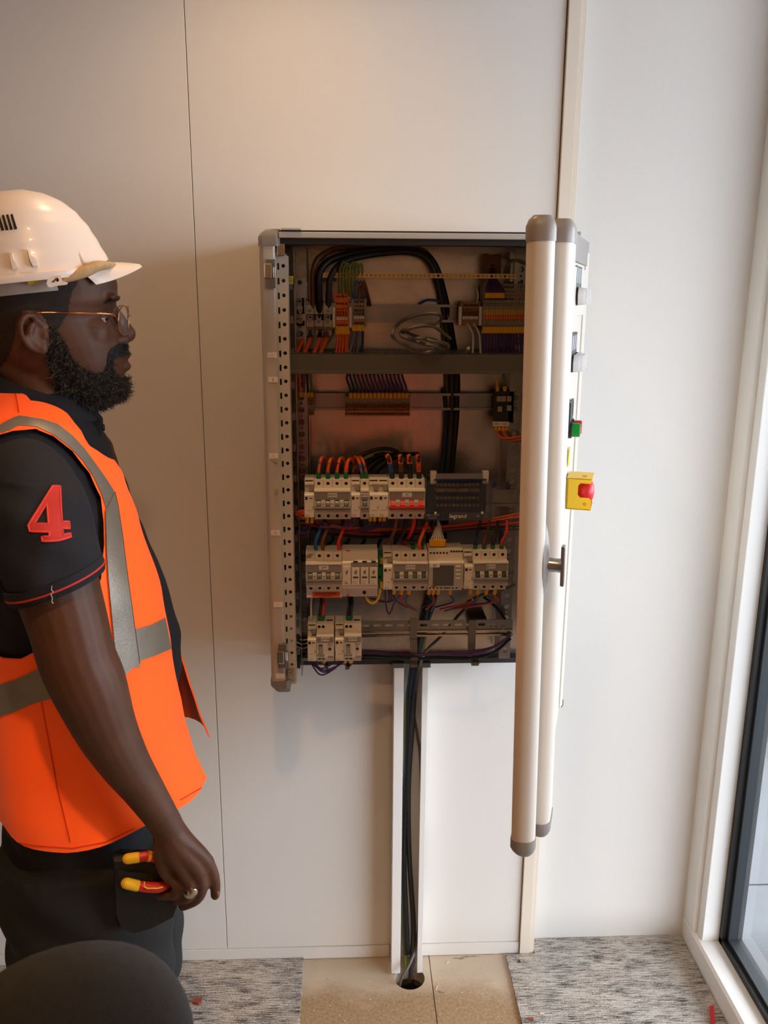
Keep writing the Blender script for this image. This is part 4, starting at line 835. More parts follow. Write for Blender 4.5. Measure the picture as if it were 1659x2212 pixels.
# below the upper breaker row
for k, (x, m_, w_) in enumerate(((664, 'w_purple', 0), (674, 'w_purple', 0), (763, 'w_purple', 0), (772, 'w_purple', 0))):
    wire([(x, 1117, YT+.006), (x-2, 1135, YT+.004), (x-14, 1148+k*2, -.17), (640, 1150+k*3, -.18)] if k < 2 else [(x, 1115, YT+.006), (x-4, 1128, YT+.004), (x-25, 1138, -.175), (x-70, 1140-k, -.175), (690, 1128, -.17), (640, 1120, -.17)], .0017, m_, 'purple wire looping below the upper breaker row', 'purple wires below the upper breakers', fer2=k < 2, fl=.011, fr=2.0)
for k, x in enumerate((801, 810, 822, 831)):
    wire([(x, 1114, YT+.006), (x-2, 1126, YT+.006), (x-8, 1136, -.165), (x-40, 1146, -.16), (x-120, 1150, -.15)], .0017, 'w_purple', 'purple wire with a yellow tag below the double auxiliary contact', 'tagged wires below the double auxiliary contact', fer2=True, fl=.010, fr=2.0)
for k in range(6):
    wire([(640, 1106+k*7, -.16), (670, 1118+k*5, -.15), (720, 1135+k*4, -.14), (800, 1142+k*4, -.13), (900, 1140+k*3, -.12), (1010, 1130+k*3, -.13), (1125, 1108+k*7, -.15)], .0020, ['w_orange', 'w_orange', 'w_purple', 'w_red', 'w_black', 'w_black'][k], ['orange', 'second orange', 'purple', 'red', 'black', 'second black'][k]+' wire running the width of the cabinet between the breaker rows', 'wires between the breaker rows')
for k in range(3): wire([(640, 1108+k*3, -.17), (650, 1104+k*3, -.18), (658, 1103+k*4, -.185)], .0024, 'w_orange', 'stubby orange wire at the left of the upper breaker row', 'stubby orange wires')
for k in range(7):
    wire([(700+k*40, 1115, -.14), (705+k*38, 1140, -.12), (720+k*34, 1165, -.11), (690+k*40, 1190, -.13)], .0042, 'w_black', 'black cable linking the two breaker rows in shadow', 'black cables between the rows', 'cable')
for k, (x, m_) in enumerate(((683, 'w_blue'), (698, 'w_brown'), (733, 'w_red'), (908, 'w_orange'))):
    wire([(x, 1188, YT+.010), (x-2, 1172, YT+.008), (x+6, 1150, -.17), (x+14, 1130, -.15)], .0036, m_, ['blue', 'brown', 'red', 'orange'][k]+' cable stub dropping into the lower breaker row'+(' far left' if k == 0 else ''), 'stubs into the lower row')
for k, (x, m_) in enumerate(((857, 'w_brown'), (895, 'w_red'), (878, 'w_black'))):
    wire([(x, 1116, YT+.008), (x-2, 1135, YT+.008), (x-10, 1158, -.165), (x-25, 1175, -.14)], .0040, m_, ['brown', 'red', 'black'][k]+' cable leaving the underside of the red-toggle switch', 'cables under the red-toggle switch', 'cable')
# meter feeds: fan of white wires with yellow sleeves
for k in range(6):
    x = 930+k*5.6
    wire([(x, 1180, YT+.012), (x+1, 1168, YT+.010), (938+k*3.2, 1150, -.165), (945+k*1.2, 1136, -.15), (946, 1122, -.14)], .0019, 'w_white', 'white wire with yellow sleeve fanning into the power meter', 'white wires into the meter', fer2=True, fl=.014, fr=1.8)
for k in range(4):
    x = 1026+k*19
    wire([(x, 1186, YT+.012), (x+1, 1170, YT+.010), (x+5+k*2, 1150, -.165), (x+12, 1125, -.15)], .0030, ['w_dkblue', 'w_brown', 'w_black', 'w_red'][k], ['dark blue', 'brown', 'black', 'red'][k]+' wire with green tip entering QAUX2', 'wires into the top of QAUX2', fer2=True, fm='fer_green', fl=.009, fr=1.5)
for k in range(2):
    x = 893+k*19
    wire([(x, 1186, YT+.012), (x-4, 1172, YT+.012), (x-40, 1160, -.15), (x-70, 1150, -.13)], .0032, 'w_black', 'black wire with green tip entering QCLIM, '+('left' if k == 0 else 'right')+' one', 'wires into QCLIM', fer2=True, fm='fer_green', fl=.008, fr=1.5)
# loops below the lower breaker row
wire([(822, 1262, YT+.010), (821, 1280, YT+.008), (815, 1296, YT+.006), (805, 1303, YT+.006), (795, 1298, YT+.008), (790, 1288, YT+.012)], .0026, 'w_yellow', 'yellow earth wire looping under the surge arrester', None)
wire([(832, 1268, YT+.006), (833, 1300, YT+.002), (838, 1324, YT), (844, 1322, YT), (853, 1300, YT+.004), (868, 1280, YT+.010)], .0017, 'w_purple', 'purple wire hanging in a sharp V below the earth terminal', None)
for k in range(3): wire([(836+k*4, 1268, YT+.006), (842+k*5, 1286, YT+.006), (838+k*4, 1299, -.17), (824, 1298+k, -.165), (800, 1292, -.15)], .0017, 'w_purple', 'purple wire knotted below the middle auxiliary contact', 'purple wires below the middle auxiliary')
for k, x in enumerate((852, 868, 884, 928, 937, 947, 973, 1017, 1033, 1052, 1070)):
    wire([(x, 1272, YT+.006), (x-2, 1285, YT+.008), (x+6-(k % 3)*6, 1300, -.165), (930+(k-5)*10, 1312+(k % 3)*4, -.14)], .0018, ['w_purple', 'w_red', 'w_grey'][k % 3], 'thin wire with yellow sleeve leaving the underside of the lower breakers', 'thin wires below the lower breakers', fer2=True, fl=.011, fr=2.2)
wire([(1112, 1262, -.16), (1085, 1275, -.17), (1050, 1282, -.165), (1010, 1300, -.14)], .0034, 'w_grey', 'grey cable sweeping left from behind the door below QAUX2', None, 'cable')
wire([(1045, 1290, -.10), (1070, 1310, -.10), (1095, 1345, -.11), (1100, 1372, -.12)], .0032, 'w_black', 'black cable crossing to the right end of the lowest rail', None, 'cable')
# bottom row
for k, (x, m_) in enumerate(((690, 'fer_green'), (697, 'w_red'), (751, 'fer_green'), (757, 'w_black'))):
    wire([(x, 1338, YT+.014), (x+1, 1322, YT+.012), (x+4, 1300, -.16), (x+2, 1285, -.14)], .0030, m_ if m_ != 'fer_green' else 'w_black', ['black wire into the left hole of QPTEA', 'red wire into the right hole of QPTEA', 'black wire into the left hole of QPTEC', 'black wire into the right hole of QPTEC'][k], 'wires into the bottom row', fer2=True, fm='fer_green', fl=.009, fr=1.4)
wire([(672, 1338, -.17), (672, 1300, -.165), (674, 1285, -.16)], .0022, 'w_white', 'pale wire rising left of QPTEA', None)
for k, (a, b_, d) in enumerate(((671, 732, 36), (677, 737, 30), (680, 727, 22), (674, 741, 26))):
    wire([(a, 1418, YT+.008), (a+3, 1435, YT+.004), ((a+b_)/2-8, 1422+d, YT), (b_-8, 1418+d*.7, YT+.002), (b_, 1430, YT+.004), (b_+1, 1418, YT+.008)], .0017, 'w_purple', 'purple wire hanging in a loop below the bottom breakers', 'purple loops below the bottom row')
for k, x in enumerate((699, 744, 756)):
    wire([(x, 1424, YT+.008), (x+2, 1434, YT+.010), (x+8-16*(k == 2), 1444, -.16), (x+6, 1430, -.14)], .0028, 'w_black', 'black wire with yellow tag under the '+['left', 'right', 'far right'][k]+' bottom breaker', 'tagged wires under the bottom row', fer2=True, fl=.007, fr=1.7)
bun = ['w_purple', 'w_black', 'w_purple', 'w_dkblue', 'w_purple', 'w_black', 'w_purple', 'w_brown', 'w_purple', 'w_graphite', 'w_purple', 'w_black', 'w_purple', 'w_dkblue']
for k, m_ in enumerate(bun):
    a = (k*7 % 14)/14
    wire([(640, 1405+a*26, -.165), (700, 1412+a*16, -.155), (780, 1406+a*22, -.160-.02*(k % 3)), (840, 1410+a*20, -.168), (894, 1414+a*18, -.160), (950, 1412+a*20, -.165), (1015, 1414+a*16-(6 if k % 4 == 0 else 0), -.170), (1065, 1398+a*24, -.165), (1103, 1372+a*14, -.155)], .0031, m_, {'w_purple': 'purple', 'w_black': 'black', 'w_dkblue': 'dark blue', 'w_brown': 'brown', 'w_graphite': 'graphite'}[m_]+' wire in the loose bundle sagging along the cabinet bottom', 'bundle along the cabinet bottom')
for k in range(5): wire([(640, 1372+k*10, -.17), (652, 1378+k*9, -.16), (664, 1376+k*9, -.15)], .0030, 'w_black', 'short black cable at the lower left behind the flange', 'short black cables at the lower left', 'cable')
# ---------------------------------------------------------------- the open door, hinged on the right
HP = Vector((.410, YF, 0)); NE = Vector((.250, -.72, 0))
du_ = (NE-HP); DL = du_.length; du_ = du_/DL; dn_ = Vector((-du_.y, du_.x, 0))      # du_: along the door away from the hinge, dn_: outwards
if dn_.x < 0: dn_ = -dn_
DZ0, DZ1 = .806, 1.716; DZM = (DZ0+DZ1)/2; LEAN = .02
def D(u, v, z): p = HP+du_*u+dn_*v; return Vector((p.x-LEAN*(z-DZM)*min(1, max(0, u/DL)), p.y, z))
def Dz(t): return lambda p, q, z: D(p, q, z)
def dprism(poly, z0, z1, nz=1): 
    return MB().loft([[D(p, q, z0+(z1-z0)*k/nz) for p, q in poly] for k in range(nz+1)])
door = ob('door', dprism([(.012, -.004), (.012, .018), (DL-.058, .018), (DL-.058, -.004)], DZ0+.012, DZ1-.012), 'cab_door', cab, bevel=.0015)
# near (closing) edge: a rounded extrusion, and a second one behind it
A = [(DL-.052, -.016), (DL-.052, .010)] + arcpts(DL-.018, .000, .0165, 90, 15, 7) + [(DL-.0005, -.004), (DL-.002, -.012), (DL-.009, -.0185), (DL-.030, -.0185)]
B = [(DL-.110, .010), (DL-.110, .034)] + arcpts(DL-.074, .0165, .0175, 90, 0, 8) + [(DL-.0565, .0), (DL-.11, .0)]
ob('edge_profile', dprism(A, DZ0+.024, DZ1-.026), 'cab_door', door, smooth=40)
ob('edge_profile', dprism(B, DZ0+.022, DZ1-.025), 'cab_door', door, smooth=40)
def dcap(poly, z0, z1, top, grow=.0012):
    cx = sum(p for p, q in poly)/len(poly); cy = sum(q for p, q in poly)/len(poly); rings = []
    za, zb = (z0, z1) if top else (z1, z0)
    for f, s in ((0, 1), (.55, 1), (.82, .90), (1, .62)):
        rings.append([D(cx+(p-cx)*s+(grow if p > cx else -grow)*(s == 1), cy+(q-cy)*s+(grow if q > cy else -grow)*(s == 1), za+(zb-za)*f) for p, q in poly])
    return ob('corner_cap', MB().loft(rings), 'cap', door, smooth=50)
dcap(A, DZ1-.027, DZ1+.004, True); dcap(B, DZ1-.026, DZ1+.004, True); dcap(A, DZ0-.003, DZ0+.025, False); dcap(B, DZ0-.003, DZ0+.023, False)
# inner edge profile on the hinge side, top cap plate
ob('hinge_profile', dprism([(.0, -.01), (.0, .02)]+arcpts(.012, .012, .012, 150, 60, 4)+[(.03, .02), (.03, -.01)], DZ0+.02, DZ1-.02), 'cab_door', door, smooth=40)
ob('hinge_cap', dprism([(.002, .018), (.002, .0215), (DL-.112, .0215), (DL-.112, .018)], DZ1-.042, DZ1-.002), 'cap', door)
ob('document_flap', dprism([(.06, .018), (.06, .0225), (DL-.115, .0225), (DL-.115, .018)], DZ1-.125, DZ1-.05), 'cab_door', door, bevel=.0008)
# handle: lens-shaped escutcheon, stem and T lever
hz = WX(1170, 1222, .26).z
hz = 1.262
def Dp(px, py, v):                     # pixel onto the door's plane v (vertical plane)
    o = HP+dn_*v; d = ray(px, py); t = (o-CP).dot(dn_)/d.dot(dn_); p = CP+d*t; return (p-HP).dot(du_), p.z
def zfor(u, v, py):
    lo_, hi_ = .6, 2.0
    for _ in range(40):
        m_ = (lo_+hi_)/2
        if proj(D(u, v, m_))[1] > py: lo_ = m_
        else: hi_ = m_
    return lo_
hu = DL-.026; hz = zfor(hu, .0175, 1219)
esc = []
for k in range(13):
    a = -1+2*k/12; wv_ = .0155*(1-a*a)**.8+.0006; rings_z = hz+a*.058
    esc.append([D(hu-wv_, .0155, rings_z), D(hu-wv_*.5, .0155+.006*(1-a*a)+.001, rings_z), D(hu+wv_*.5, .0155+.006*(1-a*a)+.001, rings_z), D(hu+wv_, .0155, rings_z)])
hd = ob('handle_plate', MB().loft(esc), 'cap', door, smooth=50)
ob('handle_stem', MB().tube([D(hu, .020, hz), D(hu, .032, hz), D(hu, .039, hz)], [.0105, .0095, .0105], 18), 'galv_rail', hd, smooth=40)
ob('handle_lever', dprism([(hu-.008, .038), (hu-.008, .0435), (hu+.006, .0435), (hu+.006, .038)], hz-.029, hz+.029), 'galv_rail', hd, bevel=.002)
# ---- push buttons on the outer face (three rows), as things of their own
def button(nm, label, u, z, m, v0=.0185, r=.0115, h=.013, square=False, legend=True, grp=None):
    c = D(u, v0, z); t = thing(nm, c, label, 'button', grp)
    if legend: ob('legend_plate', dprism([(u-.0145, v0), (u-.0145, v0+.004), (u+.0145, v0+.004), (u+.0145, v0)], z+.002, z+.046), 'btn_black', t, bevel=.0006)
    if legend: ob('legend_insert', dprism([(u-.011, v0+.004), (u-.011, v0+.0045), (u+.011, v0+.0045), (u+.011, v0+.004)], z+.020, z+.042), 'btn_black' if not square else 'legend', t)
    ob('bezel', MB().tube([D(u, v0, z), D(u, v0+.007, z)], [.0145, .0138], 22), 'btn_black', t, smooth=40)
    if square: 
        ob('cap', MB().tube([D(u, v0+.007, z), D(u, v0+.012, z), D(u, v0+.016, z)], [.0138, .0135, .0125], 22), m, t, smooth=40)
        ob('selector', dprism([(u-.003, v0+.016), (u-.003, v0+.021), (u+.003, v0+.021), (u+.003, v0+.016)], z-.012, z+.012), m, t)
    else: ob('cap', MB().tube([D(u, v0+.007, z), D(u, v0+.007+h*.8, z), D(u, v0+.007+h, z)], [r, r, r*.9], 22), m, t, smooth=40)
for row, (px, py, cols, kinds) in enumerate(((1244, 640, 3, ('btn_white',)*3), (1233, 785, 3, ('btn_white',)*3), (1228, 928, 2, ('btn_green', 'btn_red')))):
    u0, z = Dp(px, py, .0185)
    for k in range(cols):
        u = u0-.033*k
        nmz = ['near', 'middle', 'far'][k]
        button('push_button', ('white-capped selector with black legend plate, %s one of the %s row on the door' % (nmz, ['upper', 'middle'][row]) if row < 2 else 'green push button with black bezel on the cabinet door' if k == 0 else 'red push button behind the green one on the cabinet door'), u, z, kinds[k], square=row < 2, grp='door push buttons')
# ---- emergency stop in a yellow guard, with a small yellow warning plate above
eu, ez = Dp(1226, 1058, .0185)
E_ = thing('emergency_stop', D(eu, .02, ez), 'red mushroom emergency stop inside a yellow guard on the door', 'emergency stop')
def guard_side(u0, u1):
    z0, z1, v1 = ez-.027, ez+.027, .060
    outer = [(.0185, z0), (v1, z0), (v1, z0+.018), (v1-.004, z0+.021), (.042, z0+.021), (.038, z0+.025), (.038, z1-.012), (.042, z1-.008), (v1-.002, z1-.008), (v1, z1-.006), (v1, z1), (.0185, z1)]
    hole = [circ(.050, z0+.010, .0035, 10)]
    return MB().plate(outer, hole, lambda p, q, d: D(u0+d, p, q), u1-u0)
ob('guard_side', guard_side(eu+.027, eu+.029), 'estop_yellow', E_); ob('guard_side', guard_side(eu-.029, eu-.027), 'estop_yellow', E_)
ob('guard_base', dprism([(eu-.029, .0185), (eu-.029, .0215), (eu+.029, .0215), (eu+.029, .0185)], ez-.027, ez+.027), 'estop_yellow', E_)
for z0, z1 in ((ez+.0255, ez+.0275), (ez-.0275, ez-.0255)): ob('guard_shelf', MB().plate(rect(eu, .040, .058, .042), [rrect(eu+.008, .046, .014, .010, .004)], lambda p, q, d: D(p, q, z0+d), z1-z0), 'estop_yellow', E_)
ob('collar', MB().tube([D(eu, .021, ez), D(eu, .036, ez)], .012, 18), 'btn_black', E_)
ob('mushroom', MB().tube([D(eu, .036, ez), D(eu, .042, ez), D(eu, .053, ez), D(eu, .059, ez), D(eu, .0625, ez), D(eu, .064, ez)], [.014, .020, .0205, .0185, .012, .004], 24), 'estop_red', E_, smooth=50)
tri = [(eu-.002, ez+.046), (eu+.030, ez+.046), (eu+.030, ez+.060), (eu+.012, ez+.078), (eu-.002, ez+.070)]
ob('warning_plate', MB().loft([[D(p, .0183, q) for p, q in tri], [D(p, .0196, q) for p, q in tri]]), 'sticker_yellow', label='small yellow warning plate above the emergency stop', cat='sign')

for py in (1516, 640):
    z = zfor(.0, .021, py); ob('hinge_eye', MB().tube([D(.004, .021, z-.010), D(.003, .0245, z-.006), D(.003, .0245, z+.006), D(.004, .021, z+.010)], .0012, 6), 'cap', door)
# ---------------------------------------------------------------- the worker (body frame: u forward, w away from the camera, z up)
MC = Vector((-.42, -.57, 0)); PHB, PHH = R(8), R(17)
class Frame:
    def __init__(s, ph): s.U = Vector((math.cos(ph), math.sin(ph), 0)); s.V = Vector((-math.sin(ph), math.cos(ph), 0))
    def to(s, u, w, z): return MC+s.U*u+s.V*w+Vector((0, 0, z))
    def px(s, px, py, w):
        d = ray(px, py); o = CP-MC; t = (w-o.dot(s.V))/d.dot(s.V); p = o+d*t; return Vector((p.dot(s.U), w, p.z))
    def loc(s, p): q = Vector(p)-MC; return q.dot(s.U), q.dot(s.V), q.z
BF, HF = Frame(PHB), Frame(PHH)
def bw(px, py, w): return BF.to(*BF.px(px, py, w))
def hw_(px, py, w): return HF.to(*HF.px(px, py, w))
MPX = .000556                     # metres per pixel at the near arm
def interp(tab, x):
    if x <= tab[0][0]: return tab[0][1:]
    for a, b_ in zip(tab, tab[1:]):
        if x <= b_[0]:
            t = (x-a[0])/(b_[0]-a[0]); t = t*t*(3-2*t)*.5+t*.5; return tuple(p+(q-p)*t for p, q in zip(a[1:], b_[1:]))
    return tab[-1][1:]
def ering(fr, z, f, b, hw, n=40, e=1.0, wc=0, zt=None):
    uc = (f+b)/2; a = (f-b)/2; out = []
    for k in range(n):
        t = 2*math.pi*k/n; c, s = math.cos(t), math.sin(t)
        u = uc+a*math.copysign(abs(c)**e, c); w = wc+hw*math.copysign(abs(s)**e, s)
        out.append(fr.to(u, w, z if zt is None else zt(u, w)))
    return out
# torso table (polo surface): z, front, back, half width
TOR = [(.74, .120, -.125, .165), (.86, .132, -.128, .172), (.95, .140, -.128, .172), (1.02, .146, -.128, .170), (1.10, .146, -.132, .168), (1.19, .133, -.14, .166), (1.30, .100, -.152, .168), (1.36, .082, -.155, .172), (1.40, .068, -.150, .170),
       (1.43, .056, -.138, .155), (1.455, .047, -.118, .125), (1.473, .043, -.098, .090), (1.487, .040, -.084, .066)]
def tor(z): return interp(TOR, z)
zs = [.74+.0125*k for k in range(60)]; zs = [z for z in zs if z <= 1.487]+[1.487]
# ---- skin: one continuous body
B = MB()
HEAD = [(1.462, .060, .000, .026, .9), (1.472, .082, -.012, .042, .9), (1.49, .096, -.03, .054, .9), (1.51, .098, -.055, .061, .88), (1.53, .099, -.07, .066, .88), (1.552, .098, -.085, .070, .88), (1.572, .091, -.094, .072, .92), (1.588, .082, -.099, .0735, .95), (1.600, .086, -.101, .075, .93), (1.613, .0945, -.103, .076, .88), (1.635, .096, -.105, .077, .88), (1.66, .090, -.104, .076, .9), (1.69, .072, -.098, .070, .95), (1.712, .045, -.085, .054, 1), (1.726, .010, -.055, .028, 1)]
rings = []
for k in range(70):
    z = 1.462+(1.726-1.462)*k/69; f, b, h, e = interp(HEAD, z); rings.append(ering(HF, z, f, b, h, 40, e))
B.loft(rings)
def hell(u, w, z, ru, rw, rz): B.ell((0, 0, 0), (ru, rw, rz), 18, 12, fr=lambda p: HF.to(u+p[0], w+p[1], z+p[2]))
B.caps([HF.to(.080, 0, 1.610), HF.to(.0885, 0, 1.597), HF.to(.0965, 0, 1.583), HF.to(.1050, 0, 1.5655)], [.0080, .0085, .0095, .0125])      # nose
for s in (-1, 1):
    hell(.094, s*.0155, 1.5585, .0135, .0095, .0088); hell(.0845, s*.031, 1.6165, .0125, .024, .0062)          # alae, brows
    hell(.048, s*.043, 1.566, .032, .0185, .030)                   # cheeks
hell(.0945, 0, 1.5475, .010, .012, .010)
hell(.0960, 0, 1.5345, .0118, .0225, .0064); hell(.0955, 0, 1.5190, .0120, .021, .0085); hell(.084, 0, 1.489, .017, .025, .017)   # lips, chin
# ears
for s in (-1, 1):
    def ep(cx, cy, w): q = HF.px(cx/3.318, 380+cy/3.318, -.08); return HF.to(q.x, s*w, q.z)
    B.caps(crom([ep(330, 1095, .072), ep(265, 1035, .080), ep(225, 1000, .088), ep(180, 1010, .095), ep(152, 1065, .097), ep(155, 1130, .093), ep(185, 1190, .087), ep(225, 1235, .082), ep(285, 1262, .077)], 4), [.0042]*33, 8)
    B.caps(crom([ep(225, 1080, .083), ep(212, 1120, .084), ep(225, 1170, .082), ep(262, 1205, .080)], 3), [.0048]*10, 8)
    q = HF.px(235/3.318, 380+1120/3.318, -.08); B.ell((0, 0, 0), (.017, .0075, .026), 16, 10, fr=lambda p: HF.to(q.x+.004+p[0]-p[2]*.25, s*(.0735-p[0]*.35)+p[1], q.z+p[2]))
    q2 = HF.px(298/3.318, 380+1235/3.318, -.08); B.ell((0, 0, 0), (.0085, .006, .010), 12, 8, fr=lambda p: HF.to(q2.x+p[0], s*.077+p[1], q2.z+p[2]))
    q3 = HF.px(318/3.318, 380+1140/3.318, -.08); B.ell((0, 0, 0), (.006, .006, .008), 12, 8, fr=lambda p: HF.to(q3.x+p[0], s*.075+p[1], q3.z+p[2]))
# neck
rings = []
for z, f, b, h in ((1.58, .02, -.085, .052), (1.54, .032, -.078, .055), (1.50, .037, -.072, .057), (1.47, .038, -.076, .060), (1.44, .040, -.088, .066), (1.40, .04, -.1, .075)): rings.append(ering(BF, z, f, b, h, 28))
B.loft(rings)
rings = []
for z in zs:
    f, b, h = tor(z); k_ = .010+.02*max(0, min(1, (1.0-z)/.15)); rings.append(ering(BF, z, f-k_, b+k_, max(.02, h-k_), 32))
B.loft(rings)
# near arm from the photograph, far arm mirrored and hanging
ARM = [(58, 1030, -.165, 80), (75, 1095, -.196, 94), (100, 1180, -.215, 97), (122, 1262, -.222, 93), (148, 1350, -.230, 88), (166, 1420, -.236, 86), (192, 1482, -.238, 85), (228, 1572, -.234, 72), (268, 1645, -.228, 60), (308, 1703, -.222, 50), (348, 1763, -.216, 42), (366, 1793, -.214, 39), (380, 1816, -.214, 33), (388, 1832, -.214, 22)]
pts = [BF.px(a, b, w) for a, b, w, r in ARM]; rr = [r*MPX for a, b, w, r in ARM]
def catr(r_, n): return [x.x for x in crom([Vector((v, 0, 0)) for v in r_], n)]
for s in (1, -1):
    P = [BF.to(p.x-(0 if s > 0 else .16*(i/13)**1.5), s*p.y, p.z) for i, p in enumerate(pts)]
    B.tube(crom(P, 5), catr(rr, 5), 20)
# hands
def hand(s, du=0):
    def q(px, py, w): p = BF.px(px, py, w); return BF.to(p.x-du, s*p.y, p.z)
    def ch(l): B.caps(crom([q(*a[:3]) for a in l], 4), catr([a[3]*MPX*1.10 for a in l], 4), 12)
    wr = (366, 1796, -.213, 38)
    ch([wr, (398, 1822, -.215, 28), (430, 1846, -.216, 21), (447, 1864, -.215, 19)])
    ch([wr, (388, 1835, -.220, 27), (418, 1866, -.222, 21), (430, 1884, -.221, 19)])
    ch([wr, (376, 1840, -.220, 27), (395, 1876, -.221, 20), (404, 1893, -.219, 18)])
    ch([wr, (354, 1838, -.214, 25), (356, 1872, -.212, 20), (366, 1892, -.209, 17)])
    ch([(372, 1800, -.208, 34), (392, 1835, -.205, 30), (400, 1862, -.203, 24)])
    ch([(447, 1862, -.215, 17), (460, 1888, -.214, 14.5), (465, 1912, -.211, 13), (465, 1934, -.207, 11.5)])          # index, straight down
    ch([(430, 1882, -.221, 17), (436, 1916, -.219, 15), (425, 1942, -.208, 13.5), (396, 1957, -.196, 12)])             # middle, curled under
    ch([(404, 1890, -.220, 16.5), (413, 1918, -.222, 14.5), (404, 1938, -.212, 13.5), (380, 1944, -.198, 12)])           # ring finger
    ch([(366, 1890, -.211, 16), (384, 1914, -.216, 14.5), (374, 1932, -.208, 13.5), (340, 1933, -.196, 12)])           # little finger round the plier handle
    ch([(378, 1806, -.200, 26), (412, 1838, -.188, 20), (425, 1872, -.180, 16), (420, 1902, -.178, 12.5)])             # thumb behind
hand(1); hand(-1, .16)
# legs and feet inside the clothes
for s in (-1, 1):
    B.tube([BF.to(.0, s*.09, .84), BF.to(.005, s*.093, .62), BF.to(.008, s*.095, .46), BF.to(0, s*.095, .28), BF.to(-.005, s*.095, .06)], [.072, .070, .055, .050, .040], 18)
    B.caps([BF.to(-.03, s*.095, .045), BF.to(.06, s*.1, .04), BF.to(.14, s*.105, .03)], [.034, .034, .025])
bodymesh = remesh(B, 'body', .0026, 3, .5)
man = thing('person', MC, 'worker in white helmet and orange vest standing in profile facing the cabinet', 'person')
body_o = ob('body', bodymesh, 'skin', man)
bvh_body = BVHTree.FromPolygons([v.co.copy() for v in bodymesh.vertices], [tuple(p.vertices) for p in bodymesh.polygons])
def hitpx(bvh, px, py, off=0):
    d = ray(px, py).normalized(); r_ = bvh.ray_cast(CP, d)
    if r_[0] is None: return None
    n = r_[1]; n = n if n.dot(d) < 0 else -n
    return r_[0]+n*off, n
# ---- face details
for s in (-1, 1):
    c = HF.to(.0655, s*.031, 1.5885)
    ey = ob('eyeball', MB().ell(c, (.0125,)*3, 20, 14), 'eye_white', man, smooth=80)
    d = (HF.U+HF.V*(-.42 if s < 0 else -.2)+Vector((0, 0, -.03))).normalized()
    ob('iris', MB().ell(c+d*.0074, (.0062,)*3, 14, 8), 'iris', ey, smooth=80)
    for nm, a0, a1 in (('upper', 3, 95), ('lower', -95, -22)):
        rings = []
        for k in range(6):
            a = R(a0+(a1-a0)*k/5); rings.append([c+(HF.U*(math.cos(a)*math.cos(R(t)))+HF.V*math.cos(a)*math.sin(R(t))*1.12+Vector((0, 0, math.sin(a))))*.0140 for t in range(-110, 111, 14)])
        ob('eyelid', MB().loft(rings, closed=False), 'skin', man, smooth=80, fix=False)
# masks by pixel polygon, mirrored to the far side
BEARD = [(106, 700), (118, 706), (128, 722), (142, 742), (152, 768), (172, 790), (204, 806), (222, 806), (230, 790), (232, 770), (238, 754), (258, 742), (281, 744), (286, 764), (262, 769), (246, 774), (242, 788), (248, 806), (262, 816), (290, 806), (296, 850), (280, 880), (200, 885), (165, 876), (128, 850), (110, 805), (104, 765), (108, 735)]
HAIR = [(-200, 540), (172, 560), (168, 610), (156, 628), (150, 652), (146, 676), (130, 704), (116, 716), (106, 704), (98, 684), (80, 668), (52, 668), (36, 690), (30, 730), (18, 770), (0, 792), (-200, 792)]
BROW = [(224, 652), (240, 643), (258, 641), (262, 648), (240, 650), (226, 658)]
def patch(name, poly, off, m, zmin=1.44):
    me = bodymesh; keep = []; beardfaces = []
    for p in me.polygons:
        c = p.center
        if c.z < zmin: continue
        u, w, z = HF.loc(c)
        if w > 0: c2 = HF.to(u, -w, z)
        else: c2 = c
        nn = p.normal.dot(HF.V)
        x, y = proj(c2)
        if inpoly(x, y, poly): keep.append(p)
    vm = {}; mb = MB()
    for p in keep:
        idx = []
        for i in p.vertices:
            if i not in vm: v = me.vertices[i]; vm[i] = len(mb.v); mb.v.append(v.co+v.normal*off)
            idx.append(vm[i])
        mb.f.append(tuple(idx))
    o = ob(name, mb, m, man, smooth=80, fix=False); return o, keep
patch('hair', HAIR, .0012, 'hair')
bo, bf = patch('beard', BEARD, .0016, 'beard')
patch('eyebrow', BROW, .0006, 'hair')
def strands(name, faces, n, L, m, rad, parent, curl=.6, fluff=1.0):
    mb = MB(); ws = [p.area for p in faces]; me = bodymesh
    for p in random.choices(faces, ws, k=n):
        vs = [me.vertices[i].co for i in p.vertices]; a, b_ = random.random(), random.random()
        c = vs[0].lerp(vs[1], a).lerp(vs[3 % len(vs)].lerp(vs[2], a), b_); nrm = p.normal
        d = (nrm*fluff+Vector((0, 0, -.45))+Vector((random.uniform(-1, 1), random.uniform(-1, 1), random.uniform(-1, 1)))*.6).normalized()
        l = L*random.uniform(.5, 1.2); P = [c]; ax = Vector((random.uniform(-1, 1), random.uniform(-1, 1), random.uniform(-1, 1))).normalized()
        for k in range(4):
            d = (d+ax.cross(d)*curl*random.uniform(.5, 1.4)+Vector((0, 0, -.1))).normalized(); P.append(P[-1]+d*l/4)
        mb.tube(P, [rad, rad, rad*.9, rad*.8, rad*.4], 3, cap=False)
    return ob(name, mb, m, parent, fix=False, kind='stuff')
mst = [p for p in bf if HF.loc(p.center)[2] > 1.532 and HF.loc(p.center)[0] > .066]; mset = set(p.index for p in mst); bf2 = [p for p in bf if p.index not in mset]
strands('beard_hair', bf2, 4800, .0130, 'beard', .00032, bo); strands('moustache_hair', mst, 700, .0055, 'beard', .00030, bo, fluff=.6)
gf = bf2
strands('beard_grey_hair', gf, 1500, .0140, 'beard_grey', .00022, bo, fluff=1.25)
# finger nail on the straight finger
h = hitpx(bvh_body, 470, 1931, .0006)
if h: 
    ob('nail', MB().ell(h[0], (.0028, .0022, .0055), 12, 8), 'nail', man, smooth=80)
